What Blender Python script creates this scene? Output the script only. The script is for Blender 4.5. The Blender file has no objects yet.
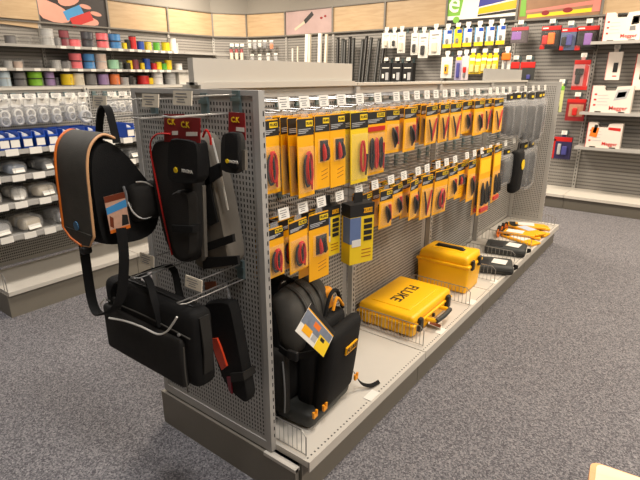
import bpy, bmesh, math, random
from mathutils import Vector, Matrix
random.seed(11)
SC = bpy.context.scene
COL = SC.collection
R = math.radians
# ---------------------------------------------------------------- camera
YAW, PITCH, FPX = 0.6491, -0.319, 491.93
CAM = Vector((-1.0454, -0.9997, 1.4341))
FWD = Vector((math.cos(PITCH)*math.cos(YAW), math.cos(PITCH)*math.sin(YAW), math.sin(PITCH)))
RGT = Vector((math.sin(YAW), -math.cos(YAW), 0)); UP = RGT.cross(FWD)
cd = bpy.data.cameras.new('camera'); cam = bpy.data.objects.new('camera', cd); COL.objects.link(cam)
cd.sensor_width = 36; cd.lens = FPX*36/640; cd.clip_start = .02
cam.location = CAM; cam.rotation_euler = FWD.to_track_quat('-Z', 'Y').to_euler()
SC.camera = cam
# ---------------------------------------------------------------- world, exposure, ceiling lamps
vs = SC.view_settings; vs.view_transform = 'Standard'; vs.look = 'None'; vs.gamma = 1; vs.use_curve_mapping = False
vs.exposure = 0.32
w = bpy.data.worlds.new('world'); SC.world = w; w.use_nodes = True
w.node_tree.nodes['Background'].inputs[0].default_value = (.9, .92, 1, 1); w.node_tree.nodes['Background'].inputs[1].default_value = .12
CEIL = 2.95
LAMPS = [(x, y) for x in (-0.3, 2.0, 4.2) for y in (-2.6, -0.75, 1.35, 3.3, 4.9)]
for (x, y) in LAMPS:
    ld = bpy.data.lights.new('ceiling_lamp_light', 'AREA'); ld.shape = 'RECTANGLE'; ld.size = .5; ld.size_y = .5
    ld.energy = (46 if x > 3 else (42 if y < 3 else 16)) if x > 0 else (26 if y < 3 else 9); ld.color = (1, .87, .715) if x > 0 else (1, .96, .93)
    lo = bpy.data.objects.new('ceiling_lamp_light', ld); COL.objects.link(lo); lo.location = (x, y, CEIL-.035)

def PX(u, v, axis, val):                       # a pixel of the photograph carried onto a plane of the shop
    d = FWD*FPX + RGT*(u-320) - UP*(v-240)
    return CAM + d*((val-CAM[axis])/d[axis])
# ---------------------------------------------------------------- materials
def lin(c): return tuple(((x/255)/12.92 if x/255 <= .04045 else ((x/255+.055)/1.055)**2.4) for x in c)
MATS = {}
def mat(name, c, rough=.55, metal=0, var=.08, scale=14, bump=0, clear=0, spec=.5):
    if name in MATS: return MATS[name]
    m = bpy.data.materials.new(name); m.use_nodes = True; nt = m.node_tree; b = nt.nodes['Principled BSDF']
    b.inputs['Roughness'].default_value = rough; b.inputs['Metallic'].default_value = metal
    b.inputs['Specular IOR Level'].default_value = spec
    l = lin(c)
    tc = nt.nodes.new('ShaderNodeTexCoord'); n = nt.nodes.new('ShaderNodeTexNoise'); n.inputs['Scale'].default_value = scale; n.inputs['Detail'].default_value = 4
    nt.links.new(tc.outputs['Object'], n.inputs['Vector'])
    r = nt.nodes.new('ShaderNodeMix'); r.data_type = 'RGBA'
    r.inputs[6].default_value = (*[x*(1-var) for x in l], 1); r.inputs[7].default_value = (*[min(1, x*(1+var)) for x in l], 1)
    nt.links.new(n.outputs['Fac'], r.inputs[0]); nt.links.new(r.outputs[2], b.inputs['Base Color'])
    if bump:
        n2 = nt.nodes.new('ShaderNodeTexNoise'); n2.inputs['Scale'].default_value = scale*14; nt.links.new(tc.outputs['Object'], n2.inputs['Vector'])
        bp = nt.nodes.new('ShaderNodeBump'); bp.inputs['Strength'].default_value = bump; bp.inputs['Distance'].default_value = .002
        nt.links.new(n2.outputs['Fac'], bp.inputs['Height']); nt.links.new(bp.outputs['Normal'], b.inputs['Normal'])
    if clear:
        b.inputs['Specular IOR Level'].default_value = .8
        t = nt.nodes.new('ShaderNodeBsdfTransparent'); mx = nt.nodes.new('ShaderNodeMixShader'); mx.inputs[0].default_value = clear
        nt.links.new(b.outputs[0], mx.inputs[1]); nt.links.new(t.outputs[0], mx.inputs[2]); nt.links.new(mx.outputs[0], nt.nodes['Material Output'].inputs[0])
    MATS[name] = m; return m
M_panel = mat('panel_grey', (170, 167, 161), .5, 0, .04)
M_deck = mat('deck_cream', (205, 199, 188), .45, 0, .03)
M_kick = mat('kick_grey', (126, 120, 108), .5, 0, .05)
M_head = mat('header_cream', (196, 190, 178), .5, 0, .03)
M_shade = mat('slot_shade', (52, 50, 48), .8)  # dark colour standing in for the shade inside the panel slots
M_dark = mat('slot_dark', (30, 29, 28), .8)
M_steel = mat('chrome_wire', (176, 174, 170), .35, .8, .03)
M_zinc = mat('zinc_bracket', (120, 140, 142), .35, .7, .15)
M_white = mat('white_card', (232, 228, 218), .6, 0, .03)
M_cream = mat('cream_tag', (214, 203, 182), .6, 0, .04)
M_yel = mat('yellow_print', (252, 178, 6), .4, 0, .05)
M_yelp = mat('yellow_plastic', (255, 188, 4), .42, 0, .04, bump=.15)
M_yel2 = mat('bright_yellow', (246, 208, 30), .4, 0, .05)
M_amber = mat('amber', (244, 158, 20), .5, 0, .06)
M_orange = mat('orange', (240, 120, 30), .5, 0, .06)
M_black = mat('black_print', (27, 26, 26), .5, 0, .15)
M_fab = mat('black_fabric', (24, 23, 22), .8, 0, .3, 30, .8, spec=.25)
M_fab2 = mat('charcoal_fabric', (42, 40, 37), .75, 0, .25, 30, .8, spec=.25)
M_fabg = mat('grey_fabric', (112, 105, 94), .85, 0, .2, 25, .5)
M_dome = mat('graphite_fabric', (78, 75, 69), .7, 0, .2, 30, .6, spec=.3)
M_rub = mat('dark_rubber', (52, 53, 50), .6, 0, .1)
M_red = mat('red_plastic', (200, 36, 30), .4, 0, .08)
M_redc = mat('red_card', (140, 24, 26), .5, 0, .1)
M_blue = mat('blue_plastic', (22, 72, 168), .4, 0, .08)
M_lblue = mat('light_blue', (70, 150, 205), .5, 0, .08)
M_clear = mat('clear_film', (235, 235, 232), .1, 0, .03, clear=.955)
M_film = mat('milky_film', (210, 210, 210), .16, 0, .4, 26, clear=.78)
M_acr = mat('acrylic', (225, 225, 222), .15, 0, .02, clear=.82)
M_beige = mat('beige_part', (203, 190, 165), .6, 0, .1)
M_lgrey = mat('light_grey_part', (176, 176, 176), .6, 0, .12)
M_mgrey = mat('mid_grey_part', (120, 120, 120), .6, 0, .12)
M_green = mat('lime', (120, 190, 50), .5, 0, .06)
M_pink = mat('pinkish', (214, 150, 140), .55, 0, .08)

def wood(name, a, b, sc=1.6, rot=0, rough=.45):
    m = bpy.data.materials.new(name); m.use_nodes = True; nt = m.node_tree; bs = nt.nodes['Principled BSDF']; bs.inputs['Roughness'].default_value = rough
    tc = nt.nodes.new('ShaderNodeTexCoord'); mp = nt.nodes.new('ShaderNodeMapping'); mp.inputs['Scale'].default_value = (sc, sc, sc*9) if not rot else (sc*9, sc, sc)
    n = nt.nodes.new('ShaderNodeTexNoise'); n.inputs['Scale'].default_value = 2.2; n.inputs['Detail'].default_value = 6; n.inputs['Distortion'].default_value = .8
    cr = nt.nodes.new('ShaderNodeValToRGB'); cr.color_ramp.elements[0].position = .3; cr.color_ramp.elements[1].position = .7
    cr.color_ramp.elements[0].color = (*lin(a), 1); cr.color_ramp.elements[1].color = (*lin(b), 1)
    nt.links.new(tc.outputs['Object'], mp.inputs[0]); nt.links.new(mp.outputs[0], n.inputs['Vector']); nt.links.new(n.outputs['Fac'], cr.inputs[0]); nt.links.new(cr.outputs[0], bs.inputs['Base Color'])
    return m
M_wood = wood('maple_panel', (176, 148, 112), (192, 166, 130))
M_wtop = wood('pale_wood_top', (232, 196, 150), (240, 208, 166), rot=1)
M_wedge = wood('orange_wood_edge', (206, 138, 74), (220, 154, 88), rot=1)

def carpet():
    m = bpy.data.materials.new('speckled_carpet'); m.use_nodes = True; nt = m.node_tree; b = nt.nodes['Principled BSDF']; b.inputs['Roughness'].default_value = .95; b.inputs['Specular IOR Level'].default_value = .1
    tc = nt.nodes.new('ShaderNodeTexCoord')
    n = nt.nodes.new('ShaderNodeTexVoronoi'); n.inputs['Scale'].default_value = 190; n.inputs['Randomness'].default_value = 1
    n3 = nt.nodes.new('ShaderNodeTexNoise'); n3.inputs['Scale'].default_value = 1.3; n3.inputs['Detail'].default_value = 3
    cr = nt.nodes.new('ShaderNodeValToRGB'); e = cr.color_ramp.elements
    e[0].position = .12; e[0].color = (*lin((82, 80, 84)), 1); e[1].position = .92; e[1].color = (*lin((154, 151, 152)), 1)
    k = e.new(.5); k.color = (*lin((114, 112, 115)), 1)
    mx = nt.nodes.new('ShaderNodeMix'); mx.data_type = 'RGBA'; mx.blend_type = 'MULTIPLY'; mx.inputs[0].default_value = 1
    c2 = nt.nodes.new('ShaderNodeValToRGB'); c2.color_ramp.elements[0].color = (.88, .88, .88, 1); c2.color_ramp.elements[1].color = (1, 1, 1, 1)
    nt.links.new(tc.outputs['Object'], n.inputs['Vector']); nt.links.new(tc.outputs['Object'], n3.inputs['Vector'])
    nt.links.new(n.outputs['Color'], cr.inputs[0]); nt.links.new(n3.outputs['Fac'], c2.inputs[0])
    nt.links.new(cr.outputs[0], mx.inputs[6]); nt.links.new(c2.outputs[0], mx.inputs[7]); nt.links.new(mx.outputs[2], b.inputs['Base Color'])
    return m
def slotted(name, c, pz=.04, px=.02):          # far perforated sheet metal: rows of slots too small to model
    m = bpy.data.materials.new(name); m.use_nodes = True; nt = m.node_tree; b = nt.nodes['Principled BSDF']; b.inputs['Roughness'].default_value = .5
    tc = nt.nodes.new('ShaderNodeTexCoord'); sp = nt.nodes.new('ShaderNodeSeparateXYZ'); nt.links.new(tc.outputs['Object'], sp.inputs[0])
    def saw(o, p, t):
        a = nt.nodes.new('ShaderNodeMath'); a.operation = 'DIVIDE'; a.inputs[1].default_value = p; nt.links.new(sp.outputs[o], a.inputs[0])
        f = nt.nodes.new('ShaderNodeMath'); f.operation = 'FRACT'; nt.links.new(a.outputs[0], f.inputs[0])
        g = nt.nodes.new('ShaderNodeMath'); g.operation = 'LESS_THAN'; g.inputs[1].default_value = t; nt.links.new(f.outputs[0], g.inputs[0]); return g
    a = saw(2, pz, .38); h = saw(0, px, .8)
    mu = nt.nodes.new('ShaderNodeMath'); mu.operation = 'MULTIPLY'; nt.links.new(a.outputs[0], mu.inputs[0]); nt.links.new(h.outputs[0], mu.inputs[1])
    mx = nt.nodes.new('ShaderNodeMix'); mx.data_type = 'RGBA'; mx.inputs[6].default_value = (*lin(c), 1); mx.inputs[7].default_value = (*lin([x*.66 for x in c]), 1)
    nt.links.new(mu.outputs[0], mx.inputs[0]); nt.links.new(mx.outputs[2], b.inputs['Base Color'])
    bp = nt.nodes.new('ShaderNodeBump'); bp.inputs['Strength'].default_value = .5; bp.inputs['Distance'].default_value = .004; bp.invert = True
    nt.links.new(mu.outputs[0], bp.inputs['Height']); nt.links.new(bp.outputs['Normal'], b.inputs['Normal'])
    return m
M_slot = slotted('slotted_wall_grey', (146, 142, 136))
M_carpet = carpet()
M_wall = mat('wall_paint', (150, 145, 136), .8, 0, .03, 2)
M_ceil = mat('ceiling_paint', (214, 210, 203), .85, 0, .02, 2)

# ---------------------------------------------------------------- mesh building
class B:
    def __init__(s): s.v = []; s.f = []; s.m = []
    def add(s, vs, fs, m=0):
        o = len(s.v); s.v += [tuple(v) for v in vs]; s.f += [tuple(i+o for i in f) for f in fs]; s.m += [m]*len(fs); return s
    def box(s, x0, x1, y0, y1, z0, z1, m=0):
        return s.add([(x, y, z) for z in (z0, z1) for y in (y0, y1) for x in (x0, x1)], [(0, 2, 3, 1), (4, 5, 7, 6), (0, 1, 5, 4), (2, 6, 7, 3), (0, 4, 6, 2), (1, 3, 7, 5)], m)
    def prism(s, poly, axis, a, b, m=0):         # outline in the two other axes, extruded from a to b
        n = len(poly)
        def P(q, t): return (t, q[0], q[1]) if axis == 0 else ((q[0], t, q[1]) if axis == 1 else (q[0], q[1], t))
        vs = [P(q, a) for q in poly]+[P(q, b) for q in poly]
        return s.add(vs, [tuple(range(n-1, -1, -1)), tuple(range(n, 2*n))]+[(i, (i+1) % n, n+(i+1) % n, n+i) for i in range(n)], m)
    def tube(s, pts, r, n=6, closed=False, m=0):
        pts = [Vector(p) for p in pts]; k = len(pts); vs = []; fs = []
        up = Vector((0, 0, 1)); last = None
        for i, p in enumerate(pts):
            a = pts[(i-1) % k] if (closed or i > 0) else p; c = pts[(i+1) % k] if (closed or i < k-1) else p
            t = (c-a).normalized() if (c-a).length > 1e-9 else Vector((1, 0, 0))
            if last is None:
                q = t.cross(up);
                if q.length < .1: q = t.cross(Vector((1, 0, 0)))
            else: q = last-t*last.dot(t)
            q.normalize(); last = q; w = t.cross(q)
            rr = r[i] if isinstance(r, (list, tuple)) else r
            vs += [p+(q*math.cos(2*math.pi*j/n)+w*math.sin(2*math.pi*j/n))*rr for j in range(n)]
        for i in range(k if closed else k-1):
            for j in range(n):
                a, b = i*n+j, i*n+(j+1) % n; c = ((i+1) % k)*n
                fs.append((a, b, c+(j+1) % n, c+j))
        if not closed: fs += [tuple(range(n-1, -1, -1)), tuple(range((k-1)*n, k*n))]
        return s.add(vs, fs, m)
    def lathe(s, prof, n=16, c=(0, 0, 0), axis=2, m=0):
        vs = []; fs = []
        for r, h in prof:
            for j in range(n):
                a = 2*math.pi*j/n; q = (r*math.cos(a), r*math.sin(a), h)
                if axis == 1: q = (q[0], q[2], q[1])
                if axis == 0: q = (q[2], q[0], q[1])
                vs.append((q[0]+c[0], q[1]+c[1], q[2]+c[2]))
        for i in range(len(prof)-1):
            for j in range(n): fs.append((i*n+j, i*n+(j+1) % n, (i+1)*n+(j+1) % n, (i+1)*n+j))
        fs += [tuple(range(n-1, -1, -1)), tuple(range((len(prof)-1)*n, len(prof)*n))]
        return s.add(vs, fs, m)
    def soft(s, c, h, r, puff=(0, 0, 0), k=5, taper=0, m=0, fn=None):   # rounded, slightly puffed block (half sizes h)
        o = {}; vs = []; fs = []
        r = min(r, *h)
        ax = []
        for a in h: ax.append(sorted(set([-a, -a+.12*r, -a+.45*r, -a+r]+[(-a+r)+(2*(a-r))*i/k for i in range(1, k)]+[a-r, a-.45*r, a-.12*r, a])))
        def put(p):
            key = tuple(round(x, 6) for x in p)
            if key in o: return o[key]
            q = Vector(p); inn = Vector([max(-(h[i]-r), min(h[i]-r, p[i])) for i in range(3)]); d = q-inn
            if d.length > 1e-9: q = inn+d.normalized()*r
            for i in range(3):
                if puff[i]:
                    j, l = [t for t in range(3) if t != i]
                    q[i] += (1 if q[i] > 0 else -1)*puff[i]*(abs(q[i])/h[i])*max(0, 1-(q[j]/h[j])**2)*max(0, 1-(q[l]/h[l])**2)
            if taper: f = 1-taper*(q[2]/h[2]+1)/2; q[0] *= f; q[1] *= f
            if fn: q = fn(q)
            o[key] = len(vs); vs.append((q[0]+c[0], q[1]+c[1], q[2]+c[2])); return o[key]
        for i in range(3):
            j, l = (i+1) % 3, (i+2) % 3
            for sg in (-1, 1):
                for a in range(len(ax[j])-1):
                    for b in range(len(ax[l])-1):
                        q = []
                        for (da, db) in ((0, 0), (1, 0), (1, 1), (0, 1)):
                            p = [0, 0, 0]; p[i] = sg*h[i]; p[j] = ax[j][a+da]; p[l] = ax[l][b+db]; q.append(put(p))
                        if len(set(q)) > 2: fs.append(tuple(q) if sg > 0 else tuple(q[::-1]))
        return s.add(vs, fs, m)
    def ribbon(s, pts, wv, th, m=0):             # strap: width vector fixed, thickness across
        pts = [Vector(p) for p in pts]; wv = Vector(wv); vs = []; fs = []; k = len(pts)
        for i, p in enumerate(pts):
            t = (pts[min(i+1, k-1)]-pts[max(i-1, 0)]).normalized(); n = t.cross(wv).normalized()*th*.5
            vs += [p-wv*.5-n, p+wv*.5-n, p+wv*.5+n, p-wv*.5+n]
        for i in range(k-1):
            for j in range(4): fs.append((i*4+j, i*4+(j+1) % 4, i*4+4+(j+1) % 4, i*4+4+j))
        fs += [(3, 2, 1, 0), (k*4-4, k*4-3, k*4-2, k*4-1)]
        return s.add(vs, fs, m)
    def obj(s, name, mats, parent=None, smooth=False, loc=(0, 0, 0), rot=(0, 0, 0), **props):
        return link(name, s.mesh(name, mats, smooth), parent, loc, rot, **props)
    def mesh(s, name, mats, smooth=False):
        me = bpy.data.meshes.new(name); me.from_pydata(s.v, [], s.f)
        for x in (mats if isinstance(mats, (list, tuple)) else [mats]): me.materials.append(x)
        if any(s.m): me.polygons.foreach_set('material_index', s.m)
        bm = bmesh.new(); bm.from_mesh(me); bmesh.ops.recalc_face_normals(bm, faces=bm.faces); bm.to_mesh(me); bm.free()
        if smooth:
            me.shade_smooth()
            try: me.set_sharp_from_angle(angle=R(40))
            except Exception: pass
        return me
def link(name, me, parent=None, loc=(0, 0, 0), rot=(0, 0, 0), **props):
    o = bpy.data.objects.new(name, me); COL.objects.link(o); o.location = loc; o.rotation_euler = rot
    if parent: o.parent = parent
    for k, v in props.items(): o[k] = v
    return o
def thing(name, label, cat, loc=(0, 0, 0), rz=0, group=None, rot=None):
    o = bpy.data.objects.new(name, None); COL.objects.link(o); o.empty_display_size = .05; o.location = loc
    o.rotation_euler = rot if rot else (0, 0, rz); o['label'] = label; o['category'] = cat
    if group: o['group'] = group
    return o
def tag(o, label, cat, group=None):
    o['label'] = label; o['category'] = cat
    if group: o['group'] = group
    return o
def dup(root, loc, rz=0, label=None, group=None, rot=None, scale=None):
    r = root.copy(); COL.objects.link(r); r.location = loc; r.rotation_euler = rot if rot else (0, 0, rz)
    if scale: r.scale = scale
    if label: r['label'] = label
    if group: r['group'] = group
    for ch in list(root.children):
        c = ch.copy(); COL.objects.link(c); c.parent = r
        for g in list(ch.children):
            d = g.copy(); COL.objects.link(d); d.parent = c
    return r
def arc(c, r, a0, a1, n, plane='xz', sx=1, sz=1):
    o = []
    for i in range(n+1):
        a = R(a0+(a1-a0)*i/n); p = (r*sx*math.cos(a), r*sz*math.sin(a))
        o.append((c[0]+p[0], c[1], c[2]+p[1]) if plane == 'xz' else ((c[0], c[1]+p[0], c[2]+p[1]) if plane == 'yz' else (c[0]+p[0], c[1]+p[1], c[2])))
    return o
TXT = {}
def text_mesh(body, size, m, bold=0):
    key = (body, size, m.name, bold)
    if key in TXT: return TXT[key]
    cu = bpy.data.curves.new('lettering', 'FONT'); cu.body = body; cu.size = size; cu.align_x = 'CENTER'; cu.align_y = 'CENTER'; cu.extrude = .0004; cu.resolution_u = 2; cu.offset = bold
    ob = bpy.data.objects.new('lettering', cu); COL.objects.link(ob); dg = bpy.context.evaluated_depsgraph_get()
    me = bpy.data.meshes.new_from_object(ob.evaluated_get(dg)); bpy.data.objects.remove(ob); bpy.data.curves.remove(cu)
    me.materials.clear(); me.materials.append(m); me.name = 'lettering'; TXT[key] = me; return me
def lettering(body, size, m, parent, loc, rot=(R(90), 0, 0), bold=0): return link('lettering', text_mesh(body, size, m, bold), parent, loc, rot)
def perf(w, h, px, pz, hw, hh, border):          # sheet in x/z with a real slot in every cell
    b = B(); nx = int((w-2*border)/px); nz = int((h-2*border)/pz); bx = (w-nx*px)/2; bz = (h-nz*pz)/2
    for (x0, x1, z0, z1) in ((0, w, 0, bz), (0, w, h-bz, h), (0, bx, bz, h-bz), (w-bx, w, bz, h-bz)):
        b.add([(x0, 0, z0), (x1, 0, z0), (x1, 0, z1), (x0, 0, z1)], [(0, 1, 2, 3)])
    for i in range(nx):
        for j in range(nz):
            x = bx+i*px; z = bz+j*pz; a = x+(px-hw)/2; c = z+(pz-hh)/2
            b.add([(x, 0, z), (x+px, 0, z), (x+px, 0, z+pz), (x, 0, z+pz), (a, 0, c), (a+hw, 0, c), (a+hw, 0, c+hh), (a, 0, c+hh)], [(0, 1, 5, 4), (1, 2, 6, 5), (2, 3, 7, 6), (3, 0, 4, 7)])
    return b
ORD = ['first', 'second', 'third', 'fourth', 'fifth', 'sixth', 'seventh', 'eighth', 'ninth', 'tenth', 'eleventh', 'twelfth', 'thirteenth', 'fourteenth', 'fifteenth', 'sixteenth', 'seventeenth', 'eighteenth', 'nineteenth', 'twentieth', 'twenty-first', 'twenty-second', 'twenty-third', 'twenty-fourth', 'twenty-fifth']

def spawn(parts, name, label, cat, loc, rz=0, group=None, rot=None, scale=None):   # parts: (name, mesh[, loc, rot])
    t = thing(name, label, cat, loc, rz, group, rot)
    if scale: t.scale = scale
    for p in parts: link(p[0], p[1], t, *(p[2:] if len(p) > 2 else ()))
    return t
# ================================================================ the shop
b = B().box(-4.2, 5.9, -4.2, 6.1, -.05, 0); o = b.obj('floor', M_carpet); o['kind'] = 'structure'; o['label'] = 'blue grey speckled carpet floor'
b = B().box(-4.2, 5.9, -4.2, 6.1, CEIL, CEIL+.05); o = b.obj('ceiling', M_ceil); o['kind'] = 'structure'
P0, P1, P2 = (4.88, 5.72), (5.36, 5.38), (5.50, 4.64)
for nm, poly in (('wall_back', [(-4.2, 5.76), (4.9, 5.76), (4.9, 5.86), (-4.2, 5.86)]),
                 ('wall_corner', [(4.9, 5.76), (5.42, 5.42), (5.56, 4.64), (5.7, 4.64), (5.7, 5.86), (4.9, 5.86)]),
                 ('wall_right', [(5.56, 4.64), (5.56, -4.2), (5.7, -4.2), (5.7, 4.64)]),
                 ('wall_left', [(-4.3, -4.2), (-4.2, -4.2), (-4.2, 5.86), (-4.3, 5.86)]),
                 ('wall_front', [(-4.2, -4.3), (5.7, -4.3), (5.7, -4.2), (-4.2, -4.2)])):
    o = B().prism(poly, 2, 0, CEIL).obj(nm, M_wall); o['kind'] = 'structure'
# ceiling lamps (flush square luminaires that carry the area lights)
lm = B()
for (x0, x1, y0, y1) in ((-.3, .3, -.3, -.26), (-.3, .3, .26, .3), (-.3, -.26, -.26, .26), (.26, .3, -.26, .26)): lm.box(x0, x1, y0, y1, -.03, 0)
lmf = lm.mesh('lamp_frame', M_white); lmb = B().box(-.26, .26, -.26, .26, -.012, 0).mesh('lamp_tray', M_white)
for i, (x, y) in enumerate(LAMPS):
    spawn([('lamp_frame', lmf), ('lamp_tray', lmb)], 'ceiling_lamp', 'square white ceiling lamp, %s row from the front, %s from the left wall' % (ORD[i % 5], ORD[i//5]), 'lamp', (x, y, CEIL), 0, 'ceiling lamps')

# ---------------------------------------------------------------- wall bays + fascia
def seg(A, Bp): d = Vector((Bp[0]-A[0], Bp[1]-A[1])); return d.length, math.atan2(d.y, d.x)
M_rail = mat('fascia_rail', (118, 113, 105), .45, 0, .05)
def bay(A, Bp, label, shelves=(), tags=(), deck=True, dividers=()):
    L, a = seg(A, Bp); t = thing('wall_display_bay', label, 'shelving', (A[0], A[1], 0), a)
    b = B(); b.box(.0, L, -.004, .02, .16, 2.07); b.obj('back_panel', M_slot, t)
    b = B(); b.box(-.018, .018, -.028, -.004, .16, 2.07)
    for k in range(44): b.box(-.005, .005, -.0285, -.027, .2+k*.042, .222+k*.042, 1)
    b.obj('upright', [M_panel, M_dark], t)
    if deck:
        B().box(.002, L-.002, -.52, -.005, .135, .165).obj('deck', M_deck, t)
        B().box(.002, L-.002, -.47, -.45, 0, .135).obj('kick_board', M_kick, t)
    for (z, dep) in shelves:
        s = B().box(.003, L-.003, -dep, -.006, z-.012, z).box(.003, L-.003, -dep-.006, -dep, z-.026, z+.004).obj('shelf', M_panel, t)
        for (u, tz) in tags:
            if abs(tz-z) < .02 and 0 < u-A[0] < L: B().box(-.035, .035, -.003, 0, -.018, .014).obj('price_tag', M_white, s, loc=(u-A[0], -dep-.007, z-.01))
        for (u, dz) in dividers:
            if abs(dz-z) < .02 and 0 < u-A[0] < L: B().box(-.0015, .0015, -dep+.01, -.05, 0, .1).obj('divider', M_acr, s, loc=(u-A[0], 0, z))
    return t
def fascia(nm, segs):
    root = None
    for (A, Bp, kind) in segs:
        L, a = seg(A, Bp); n = Vector((math.sin(a), -math.cos(a), 0))*.0
        b = B().box(0, L, -.05, .03, 2.065, 2.085).box(0, L, -.05, .03, 2.425, 2.44)
        if root is None:
            root = b.obj(nm, M_rail, None, loc=(A[0], A[1], 0), rot=(0, 0, a)); root['kind'] = 'structure'; base = root
        else:
            o = b.obj('rail', M_rail, root); o.matrix_parent_inverse = Matrix.Identity(4)
            o.matrix_local = root_m(root).inverted() @ (Matrix.Translation((A[0], A[1], 0)) @ Matrix.Rotation(a, 4, 'Z'))
        W = Matrix.Translation((A[0], A[1], 0)) @ Matrix.Rotation(a, 4, 'Z')
        o = B().box(-.012, .012, -.052, .0, 2.085, 2.425).obj('mullion', M_rail, root); o.matrix_local = root_m(root).inverted() @ W
        if kind == 'wood':
            o = B().box(.012, L-.012, -.03, -.012, 2.085, 2.425).obj('panel', M_wood, root); o.matrix_local = root_m(root).inverted() @ W
    return root
def root_m(r): return Matrix.Translation(r.location) @ Matrix.Rotation(r.rotation_euler[2], 4, 'Z')
BX = [1.16, 2.09, 3.01, 3.98, 4.88]
fascia('trim_1', [((BX[0], 5.72), (BX[1], 5.72), 'none'), ((BX[1], 5.72), (BX[2], 5.72), 'poster'), ((BX[2], 5.72), (BX[3], 5.72), 'wood'), ((BX[3], 5.72), (BX[4], 5.72), 'wood')])
fascia('trim_2', [(P0, P1, 'wood'), (P1, P2, 'wood')])
RY = [4.64, 3.70, 2.80, 1.89, 1.0, .1, -.8, -1.7]
fascia('trim_3', [((5.5, RY[i]), (5.5, RY[i+1]), k) for i, k in enumerate(['poster', 'wood', 'wood', 'poster', 'poster', 'wood', 'wood'])])
# loose, sagging fascia board at the far left
o = B().box(-.46, .46, -.012, .012, -.17, .17).obj('fascia_board', M_wood, None, loc=(1.62, 5.70, 2.20), rot=(0, R(3.2), 0)); tag(o, 'maple fascia board sagging out of its frame left of the cable poster', 'panel')
o = B().box(-.46, .46, -.012, .012, -.17, .17).obj('fascia_board', M_wood, None, loc=(1.62, 5.665, 2.262)); tag(o, 'straight maple fascia board above the sagging one, left of cable poster', 'panel')

S1, S2, S3 = 1.795, 1.535, 1.335
def ux(u, v, y=5.38): return PX(u, v, 1, y).x
tg = [(ux(u, 48), S1) for u in (62, 76, 93, 107, 119, 130, 138, 146, 154, 161, 168, 174)]+[(ux(u, 70), S2) for u in (2, 18, 36, 51, 65, 79, 92, 106, 118, 131, 138, 145, 153, 160, 167)]
dv = [(ux(u, 48), S1) for u in (18, 32, 42, 52, 60, 69, 81, 94, 108, 121, 150, 160)]+[(ux(u, 70), S2) for u in (12, 24, 42, 56, 61, 69, 82, 94, 106, 118, 122)]+[(ux(u, 84), S3) for u in (8, 25, 43, 58, 72, 83, 96, 108, 118, 128, 135)]
for i in range(4):
    bay((BX[i], 5.72), (BX[i+1], 5.72), ['leftmost back wall bay with grey cable reels under the sagging board', 'back wall bay with pink and blue cable reels under the cable poster', 'back wall bay with small coloured reels under the first maple panel', 'back wall bay with mostly bare shelves left of the corner'][i], ((S1, .37), (S2, .37), (S3, .37)), tg, True, dv)
bay(P0, P1, 'narrow corner bay with pink topped tubes on hooks'); bay(P1, P2, 'narrow corner bay with small parts bags on hooks')
for i in range(7):
    bay((5.5, RY[i]), (5.5, RY[i+1]), ['right wall bay with white trunking below the mauve poster', 'right wall bay with dark grey profiles leaning in it', 'right wall bay with white blister packs and black boxes', 'right wall bay with blue and yellow packs below the green letter poster', 'right wall bay with red topped packs below the brown poster', 'right wall bay with three shelves holding white carton cases', 'right wall bay at the right edge of the picture'][i],
        ((1.79, .38), (1.075, .38), (.70, .38)) if i >= 5 else ())

# ---------------------------------------------------------------- posters
def poster(A, Bp, label, shapes, bg):
    L, a = seg(A, Bp); t = thing('poster', label, 'poster', (A[0], A[1], 0), a)
    B().box(.014, L-.014, -.034, -.014, 2.085, 2.425).obj('poster_board', bg, t)
    for i, (nm, m, poly) in enumerate(shapes):       # polygons in 0..1 poster units, each thin print layer a hair prouder
        P = [(.014+p[0]*(L-.028), 2.087+p[1]*.336) for p in poly]; B().prism(P, 1, -.0345-.0005*(i+1), -.034).obj(nm, m, t)
    return t
def blob(cx, cy, rx, ry, rot=0, n=14): return [(cx+rx*math.cos(2*math.pi*i/n)*math.cos(rot)-ry*math.sin(2*math.pi*i/n)*math.sin(rot), cy+rx*math.cos(2*math.pi*i/n)*math.sin(rot)+ry*math.sin(2*math.pi*i/n)*math.cos(rot)) for i in range(n)]
def clampp(p): return [(min(.998, max(.002, x)), min(.998, max(.002, y))) for x, y in p]
def bar(x0, y0, x1, y1, w):
    d = Vector((x1-x0, (y1-y0)*.36)).normalized(); n = (-d.y*w, d.x*w/.36); return [(x0+n[0], y0+n[1]), (x1+n[0], y1+n[1]), (x1-n[0], y1-n[1]), (x0-n[0], y0-n[1])]
M_skin = mat('printed_skin', (222, 160, 140), .5); M_pbg = mat('poster_black', (42, 34, 32), .4); M_mauve = mat('poster_mauve', (178, 152, 148), .5, 0, .2, 6)
M_pgreen = mat('poster_green', (120, 178, 62), .5); M_pnavy = mat('poster_navy', (52, 56, 140), .5); M_pbrown = mat('poster_brown', (150, 112, 80), .5, 0, .35, 8); M_prose = mat('poster_rose', (214, 130, 116), .5)
poster((BX[1], 5.72), (BX[2], 5.72), 'poster of pink fingers holding a blue and a red cable on black', [
    ('print_shape', M_skin, clampp(blob(.15, .38, .24, .42, .5))), ('print_shape', M_skin, clampp(blob(.45, .85, .14, .26, -.4))), ('print_shape', M_skin, clampp(blob(.66, .12, .2, .2, 0))),
    ('print_shape', M_lblue, bar(.36, .25, .62, .56, .06)), ('print_shape', M_red, bar(.44, .04, .76, .36, .06)),
    ('print_shape', M_skin, clampp(blob(.68, .66, .07, .1, .8))), ('print_shape', M_skin, clampp(blob(.83, .44, .07, .1, .8)))], M_pbg)
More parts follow.
